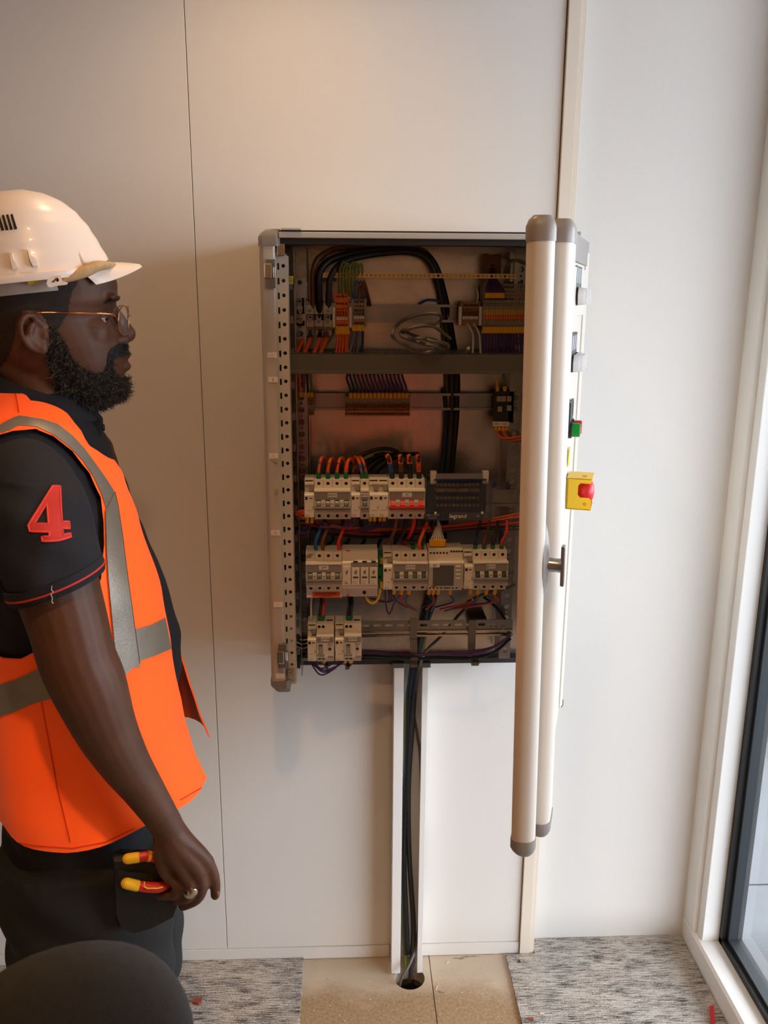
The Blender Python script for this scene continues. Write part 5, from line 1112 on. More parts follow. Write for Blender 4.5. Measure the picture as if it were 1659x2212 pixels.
# ---------------------------------------------------------------- polo shirt
S = MB(); rings = []
for z in zs:
    f, b, h = tor(z); r_ = ering(BF, z, f, b, h, 48); gz = math.exp(-((z-1.10)/.10)**2)
    for k, p in enumerate(r_):
        u, w, _ = BF.loc(p)
        if u > 0: r_[k] = p+BF.U*(.011*gz*math.exp(-(w/.042)**2))
    rings.append(r_)
S.loft(rings)
SL = [(42, 1010, -.148, 84), (60, 1050, -.180, 104), (80, 1108, -.204, 114), (98, 1170, -.217, 112), (112, 1225, -.222, 110), (120, 1252, -.224, 110)]
pts2 = [BF.px(a, b, w) for a, b, w, r in SL]; rr2 = [r*MPX for *_, r in SL]
for s in (1, -1): S.tube(crom([BF.to(p.x-(0 if s > 0 else .02), s*p.y, p.z) for p in pts2], 4), catr(rr2, 4), 28)
shm = remesh(S, 'polo_shirt', .004, 5, .5)
def displace(me, fn):                 # soft cloth creases
    N = [v.normal.copy() for v in me.vertices]; co = []
    for v, n_ in zip(me.vertices, N): co += list(v.co+n_*fn(*BF.loc(v.co)))
    me.vertices.foreach_set('co', co); me.update()
displace(shm, lambda u, w, z: (.0014*math.sin(z*95+u*60+w*30)+.0010*math.sin(z*60-u*120)) if z < 1.40 else 0)
shirt = ob('polo_shirt', shm, 'navy', man)
bvh_shirt = BVHTree.FromPolygons([v.co.copy() for v in shm.vertices], [tuple(p.vertices) for p in shm.polygons])
# sleeve cuff with its red line, tilted like the hem
c0, c1 = BF.px(*SL[-2][:3]), BF.px(*SL[-1][:3])
for s in (1, -1):
    ax = (Vector((c1.x, 0, c1.z))-Vector((c0.x, 0, c0.z))).normalized()
    ctr = Vector((c1.x, c1.y, c1.z))
    def cuff(t0, t1, r0, th):
        rings = []
        e1 = Vector((ax.z, 0, -ax.x)); e1 = -e1 if e1.x < 0 else e1; e1 = (e1+Vector((0, 0, .10))).normalized(); e2 = Vector((0, 1, 0))
        for t, r in ((t0, r0), (t0, r0+th), (t1, r0+th), (t1, r0)):
            rings.append([BF.to(*(lambda p: (p.x-(0 if s > 0 else .02), s*p.y, p.z))(ctr+ax*t+(e1*math.cos(q)*1.0+e2*math.sin(q)*.96)*r)) for q in [2*math.pi*k/40 for k in range(40)]])
        rings.append(rings[0]); return MB().loft(rings, cap=False)
    r0 = SL[-1][3]*MPX-.0015
    cu = ob('cuff', cuff(-.011, .004, r0, .0035), 'navy', shirt, smooth=60)
    ob('red_piping', cuff(-.0015, .0008, r0+.003, .0012), 'shirt_red', cu, smooth=60); ob('cuff_edge', cuff(.004, .0085, r0-.001, .003), 'navy', cu, smooth=60)
# collar and placket
rings = []
def cring(a, b, zf, zb_, uc=-.019, n=40):
    out = []
    for k in range(n):
        t = 2*math.pi*k/n; u = uc+a*math.cos(t); x = (1-math.cos(t))/2; out.append(BF.to(u, b*math.sin(t), zf+(zb_-zf)*x))
    return out
rings = [cring(.058, .060, 1.468, 1.512), cring(.061, .063, 1.472, 1.517), cring(.066, .069, 1.471, 1.513), cring(.078, .082, 1.447, 1.487), cring(.077, .081, 1.443, 1.483), cring(.060, .066, 1.452, 1.492)]
ob('collar', MB().loft(rings+[rings[0]], cap=False), 'navy', shirt, smooth=60)
pl = [BF.px(214, 893, 0), BF.px(224, 905, 0), BF.px(226, 950, 0), BF.px(245, 1000, 0), BF.px(262, 1040, 0)]
ob('placket', MB().loft([[BF.to(p.x-.012, -.014, p.z), BF.to(p.x-.003, -.014, p.z), BF.to(p.x-.001, 0, p.z), BF.to(p.x-.003, .014, p.z), BF.to(p.x-.012, .014, p.z)] for p in pl]), 'navy', shirt, smooth=40)
ob('button', MB().cyl(BF.to(pl[1].x-.001, -.005, pl[1].z-.012), BF.U, .005, .002, 14), 'device_dark', shirt)
# the red figure 4 patch on the sleeve
def surfplate(bvh, outer, holes, off, th, grid=5):
    vs = []; es = []
    def dens(lp):
        out = []
        for a, b_ in zip(lp, lp[1:]+lp[:1]):
            n = max(1, int(math.hypot(b_[0]-a[0], b_[1]-a[1])/grid)); out += [(a[0]+(b_[0]-a[0])*k/n, a[1]+(b_[1]-a[1])*k/n) for k in range(n)]
        return out
    loops = [dens(outer)]+[dens(h_) for h_ in holes]
    for lp in loops: o = len(vs); vs += [Vector(p) for p in lp]; es += [(o+i, o+(i+1) % len(lp)) for i in range(len(lp))]
    xs_ = [p[0] for p in outer]; ys_ = [p[1] for p in outer]; x = min(xs_)+grid*.5
    while x < max(xs_):
        y = min(ys_)+grid*.5
        while y < max(ys_):
            if inpoly(x, y, outer) and not any(inpoly(x, y, h_) for h_ in holes): vs.append(Vector((x, y)))
            y += grid
        x += grid
    V2, F = tri_holes(vs, es, outer, holes); V = []; N = []; last = None
    for p in V2:
        hh = hitpx(bvh, p[0], p[1]); 
        if hh is None: hh = last
        last = hh; V.append(hh[0]); N.append(hh[1])
    cnt = {}
    for f in F:
        for i in range(len(f)): cnt[(f[i], f[(i+1) % len(f)])] = 1
    n = len(V); f2 = [tuple(i+n for i in f) for f in F]+[tuple(reversed(f)) for f in F]
    for (a, b_) in cnt:
        if (b_, a) not in cnt: f2.append((a, b_, b_+n, a+n))
    return MB().add([v+m_*off for v, m_ in zip(V, N)]+[v+m_*(off+th) for v, m_ in zip(V, N)], f2)
def c2(l): return [(x/3.318, 800+y/3.318) for x, y in l]
FOUR = c2([(375, 832), (428, 835), (440, 1085), (490, 1085), (495, 1135), (442, 1135), (448, 1180), (500, 1168), (505, 1195), (420, 1220), (303, 1225), (300, 1192), (350, 1190), (352, 1160), (215, 1155), (203, 1110)])
HOLE4 = c2([(335, 955), (248, 1100), (345, 1100)])
pt = ob('number_patch', surfplate(bvh_shirt, FOUR, [HOLE4], .0006, .0012), 'shirt_red', shirt, label='red figure 4 patch')
def outline(lp, bvh, r_): 
    P = []
    for a, b_ in zip(lp, lp[1:]+lp[:1]):
        n = max(1, int(math.hypot(b_[0]-a[0], b_[1]-a[1])/5))
        for k in range(n):
            hh = hitpx(bvh, a[0]+(b_[0]-a[0])*k/n, a[1]+(b_[1]-a[1])*k/n, .0014)
            if hh: P.append(hh[0])
    return MB().tube(P+[P[0]], r_, 6, cap=False)
ob('patch_stitching', outline(FOUR, bvh_shirt, .0013), 'shirt_red_edge', pt, smooth=60); ob('patch_stitching', outline(HOLE4, bvh_shirt, .0011), 'shirt_red_edge', pt, smooth=60)
tp = [bw(112, 1266, -.285), bw(111, 1274, -.285), bw(115, 1279, -.286), bw(110, 1283, -.286), bw(113, 1292, -.286), bw(112, 1300, -.286), bw(115, 1302, -.286), bw(113, 1304, -.286)]
ob('loose_thread', MB().tube(crom(tp, 4), .0005, 5), 'thread', shirt)
# ---------------------------------------------------------------- high-visibility vest
def vring(z, off, n=72):
    f, b, h = tor(z)
    fl = max(0, (1.10-z)/.28); f += .062*fl**1.3; h += .018*min(1.2, fl); b -= .012*fl
    return ering(BF, z+(.004 if z > 1.40 else 0), f+off, b-off, h+off, n, 1.0)
HEMS, HEMF = BF.px(160, 1838, -.19).z, BF.px(440, 1692, -.085).z
zv = [.80+.012*k for k in range(61)]; zv = [z for z in zv if z < 1.486]+[1.486]
def hemz(u, w, z): return z
vo = MB(); ro = [vring(z, .0085) for z in zv]; ri = [vring(z, .0060) for z in zv]
for r_ in (ro, ri):                     # gentle folds low down
    for i, z in enumerate(zv):
        for k, p in enumerate(r_[i]):
            t = 2*math.pi*k/len(r_[i]); a = .0045*max(0, min(1, (1.12-z)/.3)); d = a*math.sin(t*5+z*6)+a*.6*math.sin(t*9+2)
            u, w, _ = BF.loc(p); L_ = math.hypot(u, w); q = Vector((p.x, p.y, p.z))+(BF.U*u+BF.V*w)/max(L_, .01)*d
            tt = max(0, min(1, (1.10-z)/.30)); hz_ = HEMS+(HEMF-HEMS)*max(0, min(1, (u+.01)/.16))**1.3+.008*max(0, min(1, -u/.1)); q.z += tt*tt*(hz_-.80)
            r_[i][k] = q
vo.loft(ro+list(reversed(ri))+[ro[0]], cap=False)
def prismBF(poly, w0, w1): return MB().loft([[BF.to(p, w0, q) for p, q in poly], [BF.to(p, w1, q) for p, q in poly]])
AH = [(-105, 1000), (-60, 965), (-25, 948), (20, 936), (66, 934), (105, 951), (145, 987), (181, 1041), (205, 1095), (214, 1147), (217, 1192), (214, 1260), (190, 1330), (140, 1385), (81, 1402), (45, 1423), (0, 1430), (-60, 1420), (-110, 1330), (-125, 1150)]
ahp = [(lambda v: (v.x, v.z))(BF.px(a, b, -.165)) for a, b in AH]
def boolean(base, cutters, name):
    o = bpy.data.objects.new('tmp', base); COL.objects.link(o); cs = []
    for c in cutters:
        q = bpy.data.objects.new('cut', c.mesh('cut')); COL.objects.link(q); cs.append(q)
        m_ = o.modifiers.new('b', 'BOOLEAN'); m_.operation = 'DIFFERENCE'; m_.solver = 'EXACT'; m_.object = q
    me = evalmesh(o, name); bpy.data.objects.remove(o)
    for q in cs: bpy.data.objects.remove(q)
    return me
ng = .072
cut = [prismBF(ahp, -.5, -.085), prismBF(ahp, .5, .085)]
fo = MB().loft([[BF.to(u, w, z) for u, w in ((.0, -g_), (.4, -g_), (.4, h_), (.0, h_))] for z, g_, h_ in ((.6, .085, .06), (.95, .066, .060), (1.04, .062, .085), (1.10, .058, .12), (1.2, .046, .12), (1.30, .026, .13), (1.36, .020, .13), (1.41, .020, .12), (1.46, .02, .09), (1.6, .02, .08))])
cut.append(fo)
NL = [BF.px(a, b, -.066) for a, b in ((0, 832), (60, 852), (100, 881), (145, 908), (181, 941), (211, 972), (238, 1005), (258, 1034))]
npoly = [(NL[0].x-.10, NL[0].z+.01)]+[(p.x, p.z) for p in NL]+[(NL[-1].x+.05, NL[-1].z), (NL[-1].x+.05, 1.7), (NL[0].x-.10, 1.7)]
cut.append(prismBF(npoly, -.088, .13))
cut.append(MB().loft([[BF.to(-.02+.078*math.cos(t), .066*math.sin(t), z) for t in [2*math.pi*k/32 for k in range(32)]] for z in (1.42, 1.62)]))
vm_ = boolean(vo.mesh('vest'), cut, 'safety_vest'); vm_.shade_smooth(); vm_.set_sharp_from_angle(angle=R(40))
vest = ob('safety_vest', vm_, 'hivis', man, label='orange high-visibility vest')
bvh_vest = BVHTree.FromPolygons([v.co.copy() for v in vm_.vertices], [tuple(p.vertices) for p in vm_.polygons])
# reflective bands, laid on the cloth
def bandpx(bvh, L_, R_, n=30, across=6, off=.0012, maxd=None):
    def lerp_(l, t):
        x = t*(len(l)-1); i = min(int(x), len(l)-2); f = x-i; return (l[i][0]+(l[i+1][0]-l[i][0])*f, l[i][1]+(l[i+1][1]-l[i][1])*f)
    rows = []
    for i in range(n+1):
        a, b_ = lerp_(L_, i/n), lerp_(R_, i/n); row = []
        for k in range(across+1):
            hh = hitpx(bvh, a[0]+(b_[0]-a[0])*k/across, a[1]+(b_[1]-a[1])*k/across, off); row.append(hh[0] if hh else None)
        rows.append(row)
    mb = MB(); idx = {}
    for i, row in enumerate(rows):
        for k, p in enumerate(row):
            if p is not None: idx[i, k] = len(mb.v); mb.v.append(p)
    for i in range(n):
        for k in range(across):
            q = [(i, k), (i, k+1), (i+1, k+1), (i+1, k)]
            if all(e in idx for e in q):
                P = [rows[a][b_] for a, b_ in q]
                if max((P[j]-P[(j+1) % 4]).length for j in range(4)) < .03: mb.f.append(tuple(idx[e] for e in q))
    par = list(range(len(mb.v)))          # keep the largest connected piece
    def fd_(x):
        while par[x] != x: par[x] = par[par[x]]; x = par[x]
        return x
    for f in mb.f:
        for i in f[1:]: par[fd_(i)] = fd_(f[0])
    cnt = {}
    for f in mb.f: cnt[fd_(f[0])] = cnt.get(fd_(f[0]), 0)+1
    best = max(cnt, key=cnt.get); F = [f for f in mb.f if fd_(f[0]) == best]; use = sorted({i for f in F for i in f}); mp_ = {i: k for k, i in enumerate(use)}
    mb.v = [mb.v[i] for i in use]; mb.f = [tuple(mp_[i] for i in f) for f in F]
    return mb
LB = c2([(-150, 520), (-60, 455), (0, 418), (70, 372), (135, 330)]); 
lo = c2([(-120, 590), (-20, 500), (60, 440), (110, 408), (140, 396), (262, 405), (390, 468), (496, 550), (588, 645), (668, 765), (724, 885), (756, 990), (758, 1080)])
hi = c2([(-170, 520), (-60, 440), (20, 380), (90, 345), (140, 328), (300, 350), (410, 385), (520, 470), (610, 570), (690, 680), (760, 780), (812, 860), (838, 960)])
sb1 = ob('reflective_band', bandpx(bvh_vest, lo, hi, 60, 6), 'reflective', vest, smooth=60, fix=False)
lo2 = c2([(748, 1010), (752, 1100), (758, 1300), (772, 1500), (790, 1700), (815, 1950), (840, 2110)]); hi2 = c2([(815, 870), (838, 970), (870, 1180), (905, 1450), (940, 1700), (975, 1950), (1000, 2130)])
ob('reflective_band', bandpx(bvh_vest, lo2, hi2, 50, 6, .0020), 'reflective', vest, smooth=60, fix=False)
# waist band all round (broken by the front opening)
def c3(l): return [(x/3.318, 1300+y/3.318) for x, y in l]
lo3 = c3([(1224, 335), (1110, 385), (995, 425), (900, 520), (700, 600), (500, 655), (385, 690), (290, 712), (200, 745), (100, 790), (0, 820), (-120, 850), (-260, 860)])
hi3 = c3([(1180, 115), (1080, 165), (968, 195), (770, 320), (600, 380), (400, 435), (270, 480), (180, 525), (100, 560), (0, 590), (-80, 600), (-160, 610), (-270, 620)])
ob('reflective_band', bandpx(bvh_vest, lo3, hi3, 80, 6, .0014), 'reflective', vest, smooth=60, fix=False)
def seampx(bvh, pl, r_, m, nm='seam', off=.0006):
    P = []
    for a, b_ in zip(pl, pl[1:]):
        n = max(1, int(math.hypot(b_[0]-a[0], b_[1]-a[1])/8))
        for k in range(n):
            hh = hitpx(bvh, a[0]+(b_[0]-a[0])*k/n, a[1]+(b_[1]-a[1])*k/n, off)
            if hh and (not P or (hh[0]-P[-1]).length < .04): P.append(hh[0])
    if len(P) > 2: ob(nm, MB().tube(P, r_, 5), m, vest, smooth=60)
seampx(bvh_vest, c3([(300, 715), (340, 940), (380, 1150), (410, 1330), (460, 1530), (512, 1750)]), .0009, 'seam')
seampx(bvh_vest, c2([(112, 168), (128, 250), (140, 330)]), .0008, 'seam'); seampx(bvh_vest, c2([(140, 400), (138, 440)]), .0008, 'seam')
seampx(bvh_vest, c3([(0, 1700), (250, 1745), (520, 1765), (760, 1720), (990, 1610)]), .0008, 'seam'); seampx(bvh_vest, c3([(1290, 1420), (1440, 1335), (1462, 1300)]), .0008, 'seam')
seampx(bvh_vest, [(int(a), int(b)) for a, b in lo2], .0005, 'stitch', 'stitching', .0022); seampx(bvh_vest, [(a, b) for a, b in hi2], .0005, 'stitch', 'stitching', .0022)
# ---------------------------------------------------------------- trousers, boots
T_ = MB(); rings = []
for z, f, b, h in ((.97, .125, -.115, .158), (.90, .128, -.122, .168), (.83, .130, -.128, .176), (.77, .130, -.130, .180), (.72, .128, -.128, .182)): rings.append(ering(BF, z, f, b, h, 40))
T_.loft(rings)
for s in (-1, 1):
    rings = []
    for z, f, b, h in ((.80, .128, -.126, .092), (.72, .128, -.128, .094), (.66, .126, -.124, .094), (.60, .124, -.122, .092), (.52, .126, -.112, .088), (.44, .122, -.096, .082), (.32, .104, -.092, .076), (.18, .092, -.086, .072), (.07, .092, -.084, .072)):
        rings.append(ering(BF, z, f, b, h, 32, 1.0, s*.096))
    T_.loft(rings)
    T_.ell((0, 0, 0), (.07, .02, .075), 14, 10, fr=lambda p: BF.to(.03+p[0], s*.185+p[1], .62+p[2]))
trm = remesh(T_, 'trousers', .005, 5, .5)
displace(trm, lambda u, w, z: .003*math.sin(z*70+u*40)+.0022*math.sin(z*38-w*60+u*25))
tro = ob('trousers', trm, 'trouser', man)
for s in (-1, 1):
    mb = MB().caps([BF.to(-.045, s*.098, .055), BF.to(.03, s*.10, .060), BF.to(.11, s*.104, .046), BF.to(.165, s*.108, .040)], [.046, .050, .044, .038], 18)
    for i, v in enumerate(mb.v): mb.v[i] = Vector((v.x, v.y, max(v.z, .012)))
    bt = ob('boot', mb, 'boot', man, smooth=60)
    ob('sole', MB().tube([BF.to(-.088, s*.098, .0085), BF.to(-.05, s*.098, .0085), BF.to(.06, s*.102, .0085), BF.to(.14, s*.106, .0085), BF.to(.195, s*.109, .0085)], [.030, .046, .047, .043, .022], 4) if False else MB().loft([[BF.to(u+a*0, s*.102+w_*math.cos(t), .0075+.006*(1 if k_ else 0)) for u, w_ in ((-.09, .03), (-.05, .044), (.06, .046), (.14, .042), (.195, .025))] + [BF.to(u, s*.102-w_*math.cos(t), .0075+.006*(1 if k_ else 0)) for u, w_ in ((.195, .025), (.14, .042), (.06, .046), (-.05, .044), (-.09, .03))] for k_, t, a in ((0, 0, 0), (1, 0, 0))]), 'gasket', bt)
# ---------------------------------------------------------------- holster on the hip
hp = [(245, 1850), (300, 1846), (385, 1850), (390, 1930), (378, 1975), (330, 2000), (290, 2012), (262, 2002), (250, 1970)]
hol = thing('tool_holster', bw(315, 1930, -.205), 'black pointed tool holster hanging on the hip under the hand', 'holster')
pf = [BF.px(a, b, -.195) for a, b in hp]
ob('pouch', MB().loft([[BF.to(p.x, w, p.z) for p in [pc+(q-pc)*s for q in pf]] for pc in [sum(pf, Vector())/len(pf)] for w, s in ((-.180, .97), (-.186, 1.0), (-.198, 1.0), (-.203, .95))]), 'holster', hol, smooth=50)
a_ = BF.px(255, 1895, -.2045); b2 = BF.px(330, 1905, -.2045)
ob('strap', MB().loft([[BF.to(p.x, w, p.z+dz) for p, dz in ((a_, .012), (b2, .012), (b2, -.012), (a_, -.012))] for w in (-.203, -.206)]), 'holster', hol)
ob('belt_loop', MB().loft([[BF.to(BF.px(x, y, -.19).x, w, BF.px(x, y, -.19).z) for x, y in ((258, 1838), (285, 1838), (290, 1862), (258, 1862))] for w in (-.186, -.192)]), 'holster', hol)
# pliers: two insulated handles, jaws under the palm
pli = thing('pliers', bw(350, 1890, -.19), 'insulated pliers with red and yellow handles sticking out behind the hand', 'pliers')
def handle(pp, r_):
    P = crom([bw(*p) for p in pp], 8); n = len(P)
    h_ = ob('handle', MB().caps(P, [r_*(.85+.15*math.sin(math.pi*i/n)) for i in range(n)], 12), 'plier_red', pli, smooth=60)
    e = P[:max(3, n//4)]; ob('yellow_end', MB().caps(e, [r_*1.05]*len(e), 12), 'plier_yellow', h_, smooth=60)
    m_ = P[n//2-1:n//2+2]; return h_, P
h1, P1 = handle([(276, 1855, -.206), (300, 1852, -.206), (325, 1850, -.203), (355, 1862, -.198), (385, 1885, -.192)], .0072)
ob('yellow_stripe', MB().tube([P1[len(P1)//2-2], P1[len(P1)//2]], .0076, 12), 'plier_yellow', h1)
h2, P2 = handle([(273, 1908, -.212), (300, 1914, -.212), (330, 1917, -.211), (352, 1914, -.206), (385, 1895, -.194)], .0075)
f_ = [bw(312, 1905, -.2205), bw(311, 1915, -.2205), bw(318, 1919, -.2205), bw(340, 1919, -.2195), bw(352, 1916, -.215)]
ob('yellow_line', MB().tube(f_, .0010, 6), 'plier_yellow', h2)
ob('jaws', MB().caps([bw(385, 1889, -.192), bw(410, 1905, -.186), bw(430, 1925, -.182)], [.010, .009, .005], 10), 'steel', pli)
# signet ring
rg = thing('signet_ring', bw(413, 1924, -.222), 'chunky silver signet ring on the ring finger', 'ring')
c = BF.px(411, 1921, -.221); ax = (BF.px(404, 1938, -.212)-BF.px(413, 1918, -.222)).normalized(); e1 = ax.orthogonal().normalized(); e2 = ax.cross(e1)
cc = BF.px(410.5, 1924.5, -.2195); 
def rp(q, t, r_): p = cc+(e1*math.cos(q)+e2*math.sin(q))*r_+ax*t; return BF.to(p.x, p.y, p.z)
rings = [[rp(q, t, r_) for q in [2*math.pi*k/24 for k in range(24)]] for t, r_ in ((-.003, .0086), (-.0035, .0101), (.0035, .0101), (.003, .0086))]
ob('band', MB().loft(rings+[rings[0]], cap=False), 'silver', rg, smooth=50)
hh = hitpx(bvh_body, 415, 1926, .001)
if hh:
    n_ = hh[1]; ob('bezel', MB().tube([hh[0]-n_*.002, hh[0]+n_*.002, hh[0]+n_*.0035], [.0078, .0074, .0055], 14), 'silver', rg, smooth=40)
# ---------------------------------------------------------------- safety helmet
hel = thing('safety_helmet', HF.to(-.02, 0, 1.655), 'white hard hat with side vents worn by the worker', 'helmet')
HT = 1.758; uc = -.021; AF, AB, HWH = .111, .120, .098
PRO = [(0, 1.0), (.13, .955), (.32, .865), (.52, .765), (.70, .64), (.83, .505), (.93, .34), (.985, .16), (1, .02)]
def zlow(u): return 1.648+.115*u
def hpt(t, th, off=0):
    s = interp([(a, b_) for a, b_ in PRO], t)[0]; c, sn = math.cos(th), math.sin(th)
    side = abs(sn); s2 = s+(1-s)*.30*side*(1-t)**.5*1.0 if t < 1 else s
    a = (AF if c > 0 else AB)+off; back = s if c > 0 else s+(1-s)*.28*(1-t)**.5
    u = uc+a*c*(back if c < 0 else s); w = (HWH+off)*sn*s2
    u0 = uc+a*c; zl = zlow(u0); return HF.to(u, w, zl+(HT+off-zl)*t)
NT = 64
rings = [[hpt(t, 2*math.pi*k/NT) for k in range(NT)] for t in [i/22 for i in range(23)]]
inn = [[hpt(t, 2*math.pi*k/NT, -.003) for k in range(NT)] for t in [i/22*.98 for i in range(23)]]
shl = MB().loft(rings+[r_ for r_ in reversed(inn)] if False else rings, cap=False); 
mb = MB(); mb.loft(rings, cap=False); mb.f.append(tuple(range(22*NT, 23*NT)))
sh_o = ob('shell', mb, 'helmet', hel, smooth=60)
# rim flange
rr_ = []
for off, dz in ((0, .002), (.006, .000), (.0070, -.005), (.005, -.0095), (-.001, -.009), (-.004, 0)):
    ring = []
    for k in range(NT):
        th = 2*math.pi*k/NT; p = hpt(0, th, off); drop = .5 if math.cos(th) > .75 else 1
        ring.append(p+Vector((0, 0, dz*drop)))
    rr_.append(ring)
ob('rim', MB().loft(rr_+[rr_[0]], cap=False), 'helmet', hel, smooth=60)
# peak
pk = []
for k in range(25):
    a = R(-68+136*k/24); ci, si = math.cos(a), math.sin(a)
    pin = (uc+(AF-.004)*math.cos(a*.80), (HWH-.004)*math.sin(a*.80)); ext = .046*ci**.6
    row = []
    for f in (0, .35, .7, .93, 1.0): 
        u = pin[0]+ext*f*1.0; w = pin[1]*(1-.10*f); z = zlow(pin[0])+.004+.004*f-.030*(si**2)*f*.8-.006*f*f
        row.append((u, w, z))
    pk.append(row)
top = [[HF.to(u, w, z+(.0028 if i < 4 else 0)) for i, (u, w, z) in enumerate(r_)] for r_ in pk]; bot = [[HF.to(u, w, z-(.0028 if i < 4 else 0)) for i, (u, w, z) in reversed(list(enumerate(r_)))] for r_ in pk]
ob('peak', MB().loft([a+b_ for a, b_ in zip(top, bot)]), 'helmet', hel, smooth=50)
bvh_h = BVHTree.FromPolygons([v.co.copy() for v in sh_o.data.vertices], [tuple(p.vertices) for p in sh_o.data.polygons])
def c1_(l): return [(x/3.318, 380+y/3.318) for x, y in l]
for k in range(5):
    x = -55+31*k; ob('vent', surfplate(bvh_h, c1_([(x+7, 290-3*k), (x+22, 286-3*k), (x+55, 392-3*k), (x+36, 398-3*k)]), [], .0002, .0006, 4), 'helmet_dark', sh_o)
for pl in ([(80, 555), (95, 560), (100, 600), (130, 660), (95, 672), (80, 600)], [(195, 530), (212, 535), (225, 580), (250, 600), (272, 650), (238, 655), (215, 610)]):
    ob('lug', surfplate(bvh_h, c1_(pl), [], .0002, .0055, 4), 'helmet', hel, smooth=40)
ob('ridge', MB().caps([hitpx(bvh_h, *p, -.001)[0] for p in c1_([(566, 525), (578, 570), (600, 615)])], [.0008, .0030, .0045], 10), 'helmet', hel, smooth=60)
# tan sweatband folded over the rim, clip and grey cradle
sw = crom([hw_(x, y, w) for (x, y), w in zip(c1_([(815, 640), (760, 640), (690, 648), (620, 680), (560, 705), (490, 735), (455, 745)]), (-.040, -.060, -.072, -.080, -.085, -.088, -.089))], 5)
ob('sweatband', MB().caps(sw, [.0035+.0042*math.sin(math.pi*min(1, i/len(sw)*1.1)) for i in range(len(sw))], 12), 'leather', hel, smooth=60)
cr = [cring] and [[HF.to(uc+.002+(.103 if math.cos(t) > 0 else .098)*math.cos(t), .082*math.sin(t), 1.636+.115*(uc+.1*math.cos(t))+dz) for t in [2*math.pi*k/40 for k in range(40)]] for dz in (-.012, .010)]
ob('cradle_band', MB().loft(cr, cap=False), 'strapgrey', hel, smooth=60, fix=False)
def flatpx(l, w, th): return MB().loft([[hw_(x, y, w+d) for x, y in c1_(l)] for d in (0, -th)])
ob('clip', MB().plate([(HF.px(x, y, -.09).x, HF.px(x, y, -.09).z) for x, y in c1_([(335, 770), (345, 735), (380, 715), (435, 712), (450, 755), (488, 765), (480, 780), (395, 790), (370, 800), (345, 795)])][::-1], [[(HF.px(x, y, -.09).x, HF.px(x, y, -.09).z) for x, y in c1_([(388, 745), (398, 728), (415, 730), (425, 750), (410, 762), (402, 752), (385, 768), (365, 760)])]], lambda p, q, d: HF.to(p, -.1005+d, q), .004), 'helmet', hel)
ob('yellow_tag', flatpx([(190, 735), (295, 727), (300, 758), (205, 780)], -.086, .003), 'sticker_yellow', hel)
# ---------------------------------------------------------------- spectacles
gl_ = thing('spectacles', HF.to(.1, 0, 1.59), 'thin gold-rimmed spectacles worn by the worker', 'spectacles')
def lensring(s, n=28, grow=0):
    out = []
    for k in range(n):
        t = 2*math.pi*k/n; x = math.copysign(abs(math.cos(t))**.85, math.cos(t))*(.0245+grow); y = math.copysign(abs(math.sin(t))**.9, math.sin(t))*(.0205+grow)
        w = s*(.0335+x); u = .1085-.0062*(abs(w)/.03)**1.6-.10*(-y)*.0-.0; out.append(HF.to(u+y*.06, w, 1.5845+y))
    return out
for s in (-1, 1):
    r_ = lensring(s); ob('rim', MB().tube(r_+[r_[0], r_[1]], .00085, 6, cap=False), 'gold', gl_, smooth=60)
    c = sum(r_, Vector())/len(r_); mb = MB(); mb.v = r_+[c]; mb.f = [(k, (k+1) % len(r_), len(r_)) for k in range(len(r_))]; ob('lens', mb, 'lens', gl_, fix=False)
    hq = HF.px(243, 676, -.066); e_ = [r_[0], HF.to(hq.x, s*.066, 1.594), HF.to(.06, s*.077, 1.5955), HF.to(.0, s*.081, 1.597), HF.to(-.018, s*.081, 1.594), HF.to(-.034, s*.079, 1.576)]
    ob('temple', MB().tube(crom(e_, 5), .0010, 6), 'gold', gl_, smooth=60)
    ob('hinge', MB().box(-.0025, .0025, -.0012, .0012, -.002, .002), 'gold', gl_, loc=HF.to(hq.x, s*.066, 1.594))
    ob('nose_pad', MB().ell(HF.to(.0985, s*.011, 1.582), (.0025, .0018, .0045), 10, 8), 'lens', gl_)
ob('bridge', MB().tube(crom([HF.to(.107, -.0095, 1.589), HF.to(.111, 0, 1.592), HF.to(.107, .0095, 1.589)], 4), .0009, 6), 'gold', gl_)
ob('top_bar', MB().tube(crom([HF.to(.106, -.013, 1.603), HF.to(.110, 0, 1.604), HF.to(.106, .013, 1.603)], 4), .0008, 6), 'gold', gl_)

# ---------------------------------------------------------------- the photographer's colleague-alike behind the camera (mirrored in the galvanised back plate)
X_ = Matrix.Translation(Vector((.11, -2.12, 0))) @ Matrix.Rotation(R(82), 4, 'Z') @ Matrix.Translation(-MC)
def copy_tree(o, parent=None):
    c = o.copy(); COL.objects.link(c)
    if parent is None: c.matrix_basis = X_ @ Matrix.Translation(o.location)
    else: c.parent = parent; c.matrix_parent_inverse = o.matrix_parent_inverse.copy()
    for chd in list(o.children): copy_tree(chd, c)
    return c
p2_ = copy_tree(man); p2_['label'] = 'second person in an orange vest standing behind the camera, mirrored in the back plate'
h2_ = copy_tree(hel); h2_['label'] = 'white hard hat worn by the second person behind the camera'
